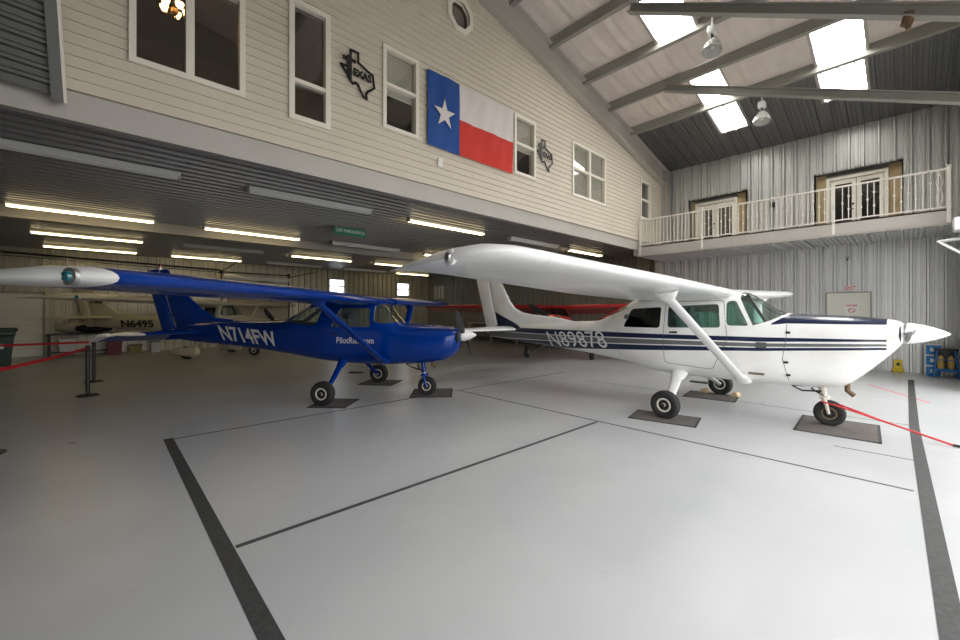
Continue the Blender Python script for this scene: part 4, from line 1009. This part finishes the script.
# green hanging sign
sg = MB(); sg.box(-.45, .45, -.012, .012, -.10, .10); sg = tag(sg.build('green_sign', 'green_sign'), 'green street-style sign with white lettering hanging under the mezzanine ceiling', 'sign'); sg.location = (4.92, 10.4, 3.79)
text_obj('LIFE THROUGH JC', lambda u_, v_: (-.41 + .82 * u_, -.014, -.055 + .11 * v_), 'sign_white', sg, 'lettering', .02)
b = MB(); 
for x in (-.4, .4): b.tube([(x, 0, .10), (x, 0, .14)], .006, 6)
b.build('hanger', 'steel', sg)

# ---------------- wall decor
fl = empty('texas_flag', (4.54, YM - .075, 4.83), 0, 'large flag with white star on blue and white and red bands, hung on the siding', 'flag')
def fy(x, z): return -.012 - .010 * math.sin(x * 7 + z * 3) - .006 * math.sin(x * 17 - z * 5)
def sheet(x0, x1, z0, z1, nm, m_):
    nx, nz = 30, 20; F_ = lambda d: [[Vector((x0 + (x1 - x0) * i / nx, fy(x0 + (x1 - x0) * i / nx, z0 + (z1 - z0) * j / nz) + d, z0 + (z1 - z0) * j / nz)) for i in range(nx + 1)] for j in range(nz + 1)]
    A = F_(0); Bk = F_(.003); V = [p for r in A for p in r] + [p for r in Bk for p in r]; n = nx + 1; K = len(V) // 2; Fc = []
    for j in range(nz):
        for i in range(nx): p = j * n + i; Fc += [(p, p + 1, p + n + 1, p + n), (K + p, K + p + n, K + p + n + 1, K + p + 1)]
    return mobj(nm, V, Fc, m_, fl, True, angle=80)
sheet(0, .80, 0, 1.46, 'blue_field', 'flag_blue'); sheet(.80, 2.43, .73, 1.46, 'white_band', 'flag_white'); sheet(.80, 2.43, 0, .73, 'red_band', 'flag_red')
pts = []
for k in range(10):
    r = .30 if k % 2 == 0 else .30 * .382; a = PI / 2 + PI * k / 5; pts.append((.40 + r * math.cos(a) * .92, .70 + r * math.sin(a)))
b = MB(); b.prism(pts, -.036, -.034); b.build('star', 'flag_white', fl)

TX = [(.28, 1), (.50, 1), (.50, .78), (.62, .73), (.80, .66), (.95, .62), (.97, .45), (1.0, .33), (.90, .24), (.78, .16), (.74, .08), (.76, -.02), (.66, .0), (.58, .10), (.50, .24), (.42, .27), (.34, .22), (.26, .28), (.20, .38), (.06, .52), (.0, .58), (.28, .58)]
def texas(x, z, w, h, lab, word):
    e = empty('texas_shaped_sign', (x, YM - .065, z), 0, lab, 'metal sign', 'black metal state-outline signs'); b = MB(); n = len(TX)
    P2 = [Vector((a * w, c * h)) for a, c in TX]
    b2 = []
    for i in range(n):
        p, q_ = P2[i], P2[(i + 1) % n]; d_ = (q_ - p).normalized(); L = (q_ - p).length
        b.cbox(((p.x + q_.x) / 2, 0, (p.y + q_.y) / 2), L + .02, .015, .034, Matrix.Rotation(-math.atan2(d_.y, d_.x), 3, 'Y'))
    b.build('outline', 'black_metal', e)
    text_obj(word, lambda u_, v_: (w * (.34 + .56 * u_), -.012, h * (.40 + .20 * v_ + (u_ - .5) * -.02)), 'text_black', e, 'lettering', .07)
    b = MB(); b.box(w * .17, w * .30, -.014, .0, h * .30, h * .85); b.box(w * .04, w * .42, -.015, .001, h * .72, h * .80); b.build('large_initial', 'black_metal', e)
texas(2.83, 5.26, .60, .70, 'black metal state outline reading TEXAS, left of the flag', 'EXAS'); texas(7.90, 5.24, .62, .72, 'black metal state outline beside the window right of the flag', 'EXAS')

# ---------------- high-bay lamps
def highbay(x, y, ztop, drop, lab, tilt):
    e = empty('high_bay_lamp', (x, y, ztop - drop), 0, lab, 'hanging lamp', 'glass high-bay lamps'); Rt = Matrix.Rotation(tilt, 3, 'Y')
    b = MB(); b.tube([(0, 0, drop), (0, 0, .42)], .02); b.bbox((0, 0, .36), .22, .16, .16, .03); b.bbox((.13, 0, .40), .1, .1, .1, .03); b.build('ballast_housing', 'sign_white', e, True)
    b = MB(); b.tube([(-.03, 0, .30), (-.05, 0, .2)], .02); b.tube([(.05, 0, .30), (.04, 0, .2)], .02); b.build('bracket', 'black_metal', e, True)
    b = MB(); b.lathe([(.06, .2), (.10, .17), (.16, .06), (.20, -.06), (.205, -.1), (.19, -.1), (.15, .05), (.09, .15), (.05, .18)], (0, 0, 0), 'Z', 28, Rt); b.build('reflector', 'bell_glass', e, True)
    b = MB(); b.lathe([(.02, .1), (.04, .04), (.04, -.02), (.01, -.06)], (0, 0, 0), 'Z', 14, Rt); b.build('bulb', 'clear_lens', e, True)
highbay(9.75, 2.95, 8.2, .78, 'glass high-bay lamp hanging beneath the upper purlins, the higher of two', .25)
highbay(13.0, 2.72, 7.5, .65, 'glass high-bay lamp hanging below the lower long strut', .2)
b = MB(); b.tube([(0, 0, .25), (.03, .02, .1), (0, 0, 0)], [.05, .07, .04]); b.tube([(.06, 0, .2), (.14, .02, .24), (.2, 0, .2)], .03); b = tag(b.build('rusty_hook', 'rust', None, True), 'rusty hook hanging from the upper long strut at top right', 'hook'); b.location = (8.2, 0.0, 5.55)

# ---------------- floor lines, tape
def flat(name, poly, m_, z=.0015, lab=None, cat=None):
    b = MB(); b.prism(poly, .0003, z, 'xy'); o = b.build(name, m_); return tag(o, lab, cat)
def strip(name, p, q_, w, m_, lab, z=.0015):
    p, q_ = Vector(p), Vector(q_); d = (q_ - p).normalized(); n = Vector((-d.y, d.x)) * w / 2
    return flat(name, [p - n, q_ - n, q_ + n, p + n], m_, z, lab, 'floor marking')
strip('tape_line', (.60, .6), (.60, 6.42), .10, 'tape', 'wide black tape strip running down the left side of the bay', .002)
strip('floor_line', (.60, 6.36), (9.0, 6.33), .035, 'line_dark', 'thin dark line on the floor passing beneath the blue airplane wheels')
strip('floor_line', (.66, 3.14), (5.27, 3.12), .045, 'line_dark', 'thin dark line across the floor between the tape and the long diagonal line')
strip('floor_line', (5.33, 6.35), (5.30, -.03), .035, 'line_dark', 'long thin dark line ending at the right black tape in the foreground')
strip('floor_line', (8.35, 5.2), (8.35, -.03), .02, 'line_dark', 'thin dark line running under the white airplane to the right tape')
strip('floor_line', (6.4, .62), (6.4, -.05), .02, 'line_dark', 'short thin dark line from the nose wheel mat to the right tape')
strip('floor_line', (12.4, .62), (10.67, -.25), .05, 'line_red', 'faded red line on the floor beyond the towbar')
P_ = [(14.0, -.03), (8.27, -.05), (5.14, -.11), (3.04, -.15), (1.6, -.2)]; L = []; Rr = []
for x, y in P_: L.append((x, y + .05)); Rr.append((x, y - .05))
flat('tape_line', L + Rr[::-1], 'tape', .002, 'wide black tape strip along the hangar door at the right edge', 'floor marking')

# ---------------- mats under wheels
def fmat(c, sx, sy, rz, lab):
    e = empty('floor_mat', (c[0], c[1], 0), rz, lab, 'mat', 'carpet drip mats under the wheels'); b = MB(); b.bbox((0, 0, .006), sx - .06, sy - .06, .009, .003); b.build('pile', 'carpet', e)
    b = MB(); 
    for a in (-1, 1): b.bbox((a * (sx / 2 - .02), 0, .005), .04, sy, .009, .003); b.bbox((0, a * (sy / 2 - .02), .005), sx, .04, .009, .003)
    b.build('border', 'carpet_edge', e)
fmat((6.2, 2.53), .62, .92, R(12), 'brown carpet mat under the near main wheel of the white airplane')
fmat((8.47, 2.58), .72, .86, R(8), 'brown carpet mat under the far main wheel of the white airplane')
fmat((7.43, .68), 1.1, .86, R(3), 'grey carpet mat under the nose wheel of the white airplane')
fmat((2.97, 6.92), .66, .72, R(-46), 'brown carpet mat under the near main wheel of the blue airplane')
fmat((4.62, 8.25), .8, .72, R(-52), 'brown carpet mat under the far main wheel of the blue airplane')
fmat((4.77, 6.48), .8, .86, R(-40), 'brown carpet mat under the nose wheel of the blue airplane')
def chock(x, y, rz, lab):
    b = MB(); b.prism([(-.07, .0), (.07, .0), (.03, .07), (-.03, .07)], -.1, .1); o = tag(b.build('wheel_chock', 'wood_pale'), lab, 'wheel chock', 'wooden chocks'); o.location = (x, y, .011); o.rotation_euler.z = rz
chock(8.80, 2.26, PI / 2, 'pale wooden chock in front of the far white airplane wheel'); chock(8.80, 2.80, PI / 2, 'pale wooden chock behind the far white airplane wheel')

# ---------------- tow bar
tb = empty('tow_bar', (7.4, .86, 0), 0, 'red tow bar clipped to the white airplane nose wheel, handle on the floor', 'tow bar')
b = MB(); A = Vector((0, -.06, .36)); Bp = Vector((0, -.62, .19)); E_ = Vector((-.02, -1.22, .02))
for s in (-.09, .09): b.tube([A + Vector((s, .04, 0)), A + Vector((s * .9, -.1, -.03)), Bp + Vector((s * .12, 0, 0))], .011, 8)
b.tube([Bp + Vector((0, .12, .03)), Bp, E_], .013, 8); b.build('bar', 'bar_red', tb, True)
b = MB(); b.tube([E_, E_ + Vector((-.01, -.06, -.0))], .016, 8); b.build('hand_grip', 'black_metal', tb, True)

# ---------------- stanchions with belts
def stanchion(x, y, lab, h=.96):
    e = empty('stanchion', (x, y, 0), 0, lab, 'stanchion', 'black belt stanchions'); b = MB(); b.lathe([(.17, 0), (.17, .012), (.13, .03), (.04, .045)], n=32); b.build('base', 'black_metal', e, True)
    b = MB(); b.lathe([(.032, .03), (.032, h - .1)], n=18); b.build('post', 'black_metal', e, True); b = MB(); b.lathe([(.032, h - .1), (.038, h - .09), (.038, h), (.02, h + .01)], n=18); b.build('belt_head', 'black_metal', e, True)
S1, S2, S3, S4 = (-.22, 10.78), (-.16, 12.86), (-.98, 7.10), (-5.2, 13.6)
stanchion(*S1, 'black stanchion post nearer the camera, red belt running left'); stanchion(*S2, 'black stanchion post just behind the nearer one'); stanchion(*S3, 'black stanchion at the far left edge, only its round base showing'); stanchion(*S4, 'black stanchion beyond the left edge holding the level red belt')
def belt(p, q_, z0, z1, sag, lab):
    b = MB(); rg = []; n = 24; p, q_ = Vector(p), Vector(q_); d = (q_ - p).normalized(); nn_ = Vector((-d.y, d.x, 0)) * .0015
    for i in range(n + 1):
        t = i / n; c = p.lerp(q_, t); z = z0 + (z1 - z0) * t - sag * 4 * t * (1 - t); o = Vector((c.x, c.y, z)); rg.append([o - nn_ + Vector((0, 0, -.024)), o + nn_ + Vector((0, 0, -.024)), o + nn_ + Vector((0, 0, .024)), o - nn_ + Vector((0, 0, .024))])
    b.loft(rg); tag(b.build('barrier_belt', 'belt_red', None, True, 60), lab, 'barrier belt')
belt(S1, S3, .92, .92, .02, 'red belt stretched from the nearer stanchion toward the camera'); belt(S2, S4, .92, .92, .02, 'red belt stretched level from the rear stanchion to the left')

# ---------------- bin
bn = empty('wheeled_bin', (-2.42, 18.2, 0), .1, 'dark green wheeled bin with white mark against the beige garage door', 'bin'); b = MB()
b.loft([[Vector((sx * w / 2, sy * dp / 2, z)) for sx, sy in ((-1, -1), (1, -1), (1, 1), (-1, 1))] for w, dp, z in ((.82, .6, .03), (.98, .74, .9), (1.04, .8, .95), (1.04, .8, 1.04))]); b.build('body', 'bin_green', bn)
b = MB(); b.bbox((0, .0, 1.075), 1.12, .86, .07, .03); b.bbox((0, .4, 1.1), 1.1, .08, .08, .03); b.build('lid', 'bin_green', bn, True)
for s in (-1, 1): b = MB(); b.lathe([(.1, -.03), (.1, .03)], (s * .4, .34, .1), 'X', 20); b.build('wheel', 'rubber', bn, True)
b = MB(); b.bbox((.12, -.37, .62), .34, .02, .14, .03); b.build('emblem', 'sign_white', bn)
# beige roll-up door on the back wall
b = MB(); prf = [(YB - .04, 0)]; z = 0
for i in range(8): prf += [(YB - .07, z + .01), (YB - .07, z + .275), (YB - .05, z + .285)]; z += .285
prf += [(YB - .04, z)]; b.loft([[Vector((x, y, z)) for y, z in prf] for x in (-5.2, -1.62)]); struct(b.build('door_4', 'door_beige'), 'beige garage door in the back wall')
b = MB(); b.box(-1.62, -1.56, YB - .09, YB - .03, 0, 2.36); b.box(-5.26, -1.56, YB - .09, YB - .03, 2.3, 2.36); struct(b.build('trim_1', 'steel_beam'))
# pipe along the back wall
b = MB(); b.tube([(-2.6, YB - .22, 3.72), (3.9, YB - .22, 3.55)], .035); b.tube([(-2.6, YB - .22, 3.6), (3.9, YB - .22, 3.44)], .012)
for i in range(14): x = -2.3 + i * .46; z = 3.70 - (x + 2.6) * .026; b.tube([(x, YB - .03, z + .07), (x, YB - .22, z)], .015, 6)
tag(b.build('wall_pipe', 'black_metal', None, True), 'dark pipe on standoffs along the top of the back wall', 'pipe')
# clutter at the back wall, below the cream tail
tbm = empty('workbench', (-.55, 21.2, 0), 0, 'dark low workbench under the cream airplane tail at the back wall', 'workbench'); b = MB(); b.bbox((0, 0, .80), 1.9, .6, .05, .01); b.build('top', 'black_metal', tbm)
for sx in (-.88, .88):
    for sy in (-.25, .25): b = MB(); b.box(sx - .025, sx + .025, sy - .025, sy + .025, 0, .78); b.build('leg', 'black_metal', tbm)
b = MB(); b.bbox((0, 0, .15), 1.8, .5, .03, .005); b.build('shelf', 'black_metal', tbm)
def bag(x, y, z, sx, sy, sz, m_, lab, name='duffel_bag', cat='bag'):
    b = MB(); rg = []
    for i in range(11):
        t = i / 10; k = max(.15, math.sin(PI * t)) ** .4; rg.append([Vector(((t - .5) * sx, k * sy / 2 * math.cos(a), sz / 2 + k * sz / 2 * math.sin(a) * (1 + .08 * math.sin(5 * a + i)))) for a in [2 * PI * q / 16 for q in range(16)]])
    b.loft(rg); o = tag(b.build(name, m_, None, True), lab, cat); o.location = (x, y, z)
    c = MB(); c.tube([(-sx * .2, 0, sz * .9), (-sx * .15, 0, sz * 1.15), (sx * .15, 0, sz * 1.15), (sx * .2, 0, sz * .9)], .014, 6); c.build('strap', 'black_metal', o, True)
bag(-.25, 21.1, .83, 1.0, .45, .34, 'dark', 'black bag lying on the dark workbench'); bag(-.75, 21.3, .83, 1.0, .4, .44, 'bag_tan', 'tan cloth bundle on the workbench behind the black bag')
def crate(x, y, sx, sy, sz, m_, lab, name='storage_box', z=0., lid=None, group=None, cat='box'):
    b = MB(); b.loft([[Vector((a * sx / 2 * k, c * sy / 2 * k, h)) for a, c in ((-1, -1), (1, -1), (1, 1), (-1, 1))] for k, h in ((.9, 0), (1, sz * .9), (1.04, sz * .9), (1.04, sz))]); o = tag(b.build(name, m_), lab, cat, group); o.location = (x, y, z)
    c = MB(); c.bbox((0, 0, sz + .012), sx * 1.06, sy * 1.06, .03, .008); c.build('lid', lid or m_, o); return o
crate(.32, 20.7, .42, .4, .5, 'bin_red', 'red box on the floor under the workbench end'); crate(-.95, 21.2, .45, .4, .45, 'cloth_white', 'white tub stored under the workbench', z=.17)
crate(1.55, 21.0, .3, .3, .42, 'cloth_white', 'small white tub with dark lid at the back wall', lid='black_metal'); crate(.95, 21.1, .38, .3, .3, 'olive', 'small dull yellow tool box at the back wall', lid='black_metal')
# frame with white wrapped cloth (behind the blue wing)
rk = empty('lifting_frame', (5.4, 20.2, 0), 0, 'black lifting frame holding a white wrapped roll, above the blue wing', 'frame'); b = MB()
b.tube([(-1.7, 0, 3.35), (1.05, 0, 3.35)], .03); b.tube([(1.05, 0, 3.35), (1.05, 0, .0)], .03); b.tube([(-1.7, 0, 3.35), (-1.7, 0, 0)], .03); b.tube([(1.05, 0, 3.25), (2.1, -.3, 3.55)], .022); b.tube([(-1.8, 0, 3.3), (-1.2, -.5, 3.75)], .022)
b.lathe([(.07, -.08), (.07, .08)], (1.05, 0, 3.35), 'Z', 12); b.lathe([(.07, -.08), (.07, .08)], (-1.7, 0, 3.35), 'Z', 12); b.build('frame', 'black_metal', rk, True)
b = MB(); b.tube([(-1.6 + i * .26, .02 * math.sin(i * 2), 3.12 + .02 * math.sin(i * 1.3)) for i in range(11)], [.12 + .03 * math.sin(i * 1.9) for i in range(11)], 12); b.build('wrapped_roll', 'cloth_white', rk, True)
bd = MB(); bd.bbox((0, 0, 1.45), 2.7, .08, 2.8, .02); tag(bd.build('tan_board', 'bag_tan'), 'large tan panel standing at the back wall behind the blue wing', 'panel').location = (5.6, 21.6, 0.0)
# cream shelf along far right wall
sh = empty('wall_shelf', (15.2, 14.2, 0), 0, 'long cream shelf along the far right wall', 'shelf'); b = MB(); b.bbox((0, 0, 1.02), .6, 5.5, .06, .01); b.build('shelf_board', 'wood_pale', sh)
for y in (-2.6, -.9, .9, 2.6): b = MB(); b.box(-.28, -.22, y - .03, y + .03, 0, 1.0); b.build('leg', 'wood_pale', sh)
b = MB(); b.bbox((0, 0, .25), .6, 5.4, .04, .01); b.build('lower_board', 'black_metal', sh)

# ---------------- crates and bottle rack at the right wall
for i in range(3):
    e = empty('milk_crate', (15.38, -.42, .27 * i), 0, 'blue and white crate by the right wall, %s of the stack of three' % ('bottom', 'middle', 'topmost')[i], 'crate', 'stacked blue crates'); b = MB()
    b.bbox((0, 0, .125), .26, .27, .235, .01); b.build('body', 'crate_blue', e)
    b = MB(); b.box(-.145, .145, -.15, .15, .235, .268); 
    for sy in (-1, 1): b.box(-.145, -.12, sy * .138 - .012, sy * .138 + .012, 0, .24)
    b.build('rim', 'sign_white', e); b = MB(); b.bbox((-.132, 0, .125), .01, .11, .09, .01); b.build('emblem', 'sign_white', e)
rk0 = rk = empty('bottle_rack', (15.0, -.62, 0), 0, 'blue step-style rack holding two yellow bottles near the right wall', 'rack'); b = MB()
for s in (-1, 1):
    b.tube([(-.1, s * .24, 0), (-.02, s * .17, .82)], .02); b.tube([(.25, s * .24, 0), (.15, s * .17, .82)], .02); b.tube([(-.08, s * .22, .2), (.22, s * .22, .2)], .015)
b.tube([(-.08, -.22, .22), (-.08, .22, .22)], .025); b.tube([(-.05, -.19, .52), (-.05, .19, .52)], .012); b.build('frame', 'rack_blue', rk, True)
b = MB(); b.bbox((.07, 0, .82), .32, .48, .04, .01); b.build('top_step', 'black_metal', rk); b = MB(); b.bbox((.07, 0, .24), .3, .42, .03, .01); b.build('shelf', 'rack_blue', rk); b = MB(); b.box(.16, .18, -.22, .22, .24, .8); b.build('back_panel', 'black_metal', rk); rk.scale = (.85, .85, .85)
for s, l in ((-1, 'right'), (1, 'left')):
    b = MB(); b.lathe([(.062, 0), (.075, .02), (.075, .30), (.06, .36), (.03, .40), (.03, .45)], n=20); o = tag(b.build('bottle', 'bottle_yellow', None, True), 'yellow bottle on the blue rack, %s one of two' % l, 'bottle', 'yellow bottles on the rack'); o.location = (15.04, -.62 + s * .085, .218); o.scale = (.8, .8, .8)
    b = MB(); b.lathe([(.034, .42), (.034, .47), (.02, .48)], n=14); b.build('cap', 'black_metal', o, True)
# white bracket at the right door jamb
br = empty('door_bracket', (12.9, YF + .05, 3.1), 0, 'white angled steel bracket at the right edge below the balcony', 'bracket'); b = MB()
b.tube([(0, .48, .0), (-.4, .12, -.38)], .03, 4); b.tube([(0, .48, 0), (0, -.02, .04)], .03, 4); b.tube([(-.4, .12, -.38), (-.4, -.02, -.38)], .03, 4); b.build('arm', 'sign_white', br)
b = MB(); b.bbox((-.1, .14, .3), .5, .28, .26, .02); b.build('housing', 'tube_off', br)

# ---------------- light
w = bpy.data.worlds.new('World'); SC.world = w; w.use_nodes = True; nt = w.node_tree; bg = nt.nodes['Background']
sky = nt.nodes.new('ShaderNodeTexSky'); sky.sky_type = 'HOSEK_WILKIE'; sky.turbidity = 6; sky.sun_direction = (.3, .5, .8)
mx = nt.nodes.new('ShaderNodeMixRGB'); mx.inputs[0].default_value = .8; mx.inputs[2].default_value = (1.0, .99, .97, 1); nt.links.new(sky.outputs[0], mx.inputs[1]); nt.links.new(mx.outputs[0], bg.inputs[0]); bg.inputs[1].default_value = 3.2
# portal in the open hangar doorway: guides sky light in, emits nothing itself
l = bpy.data.lights.new('doorway_portal', 'AREA'); l.shape = 'RECTANGLE'; l.size = 12.2; l.size_y = 5.3; l.cycles.is_portal = True
o = bpy.data.objects.new('doorway_portal', l); COL.objects.link(o); o.location = (6.3, YF - .1, 2.65); o.rotation_euler = (R(90), 0, 0)
# ---------------- camera
f = 402.; a = math.atan2(429, 402); cd = bpy.data.cameras.new('camera'); cd.sensor_width = 36; cd.lens = 36 * f / 960; cd.shift_y = -7.5 / 960; cd.clip_start = .05; cd.clip_end = 200
cam = bpy.data.objects.new('camera', cd); COL.objects.link(cam); cam.location = (0, 0, 1.6); cam.rotation_euler = (PI / 2, 0, a - PI / 2); SC.camera = cam
SC.view_settings.view_transform = 'Standard'; SC.view_settings.look = 'None'; SC.view_settings.exposure = .68; SC.view_settings.gamma = 1; SC.view_settings.use_curve_mapping = False
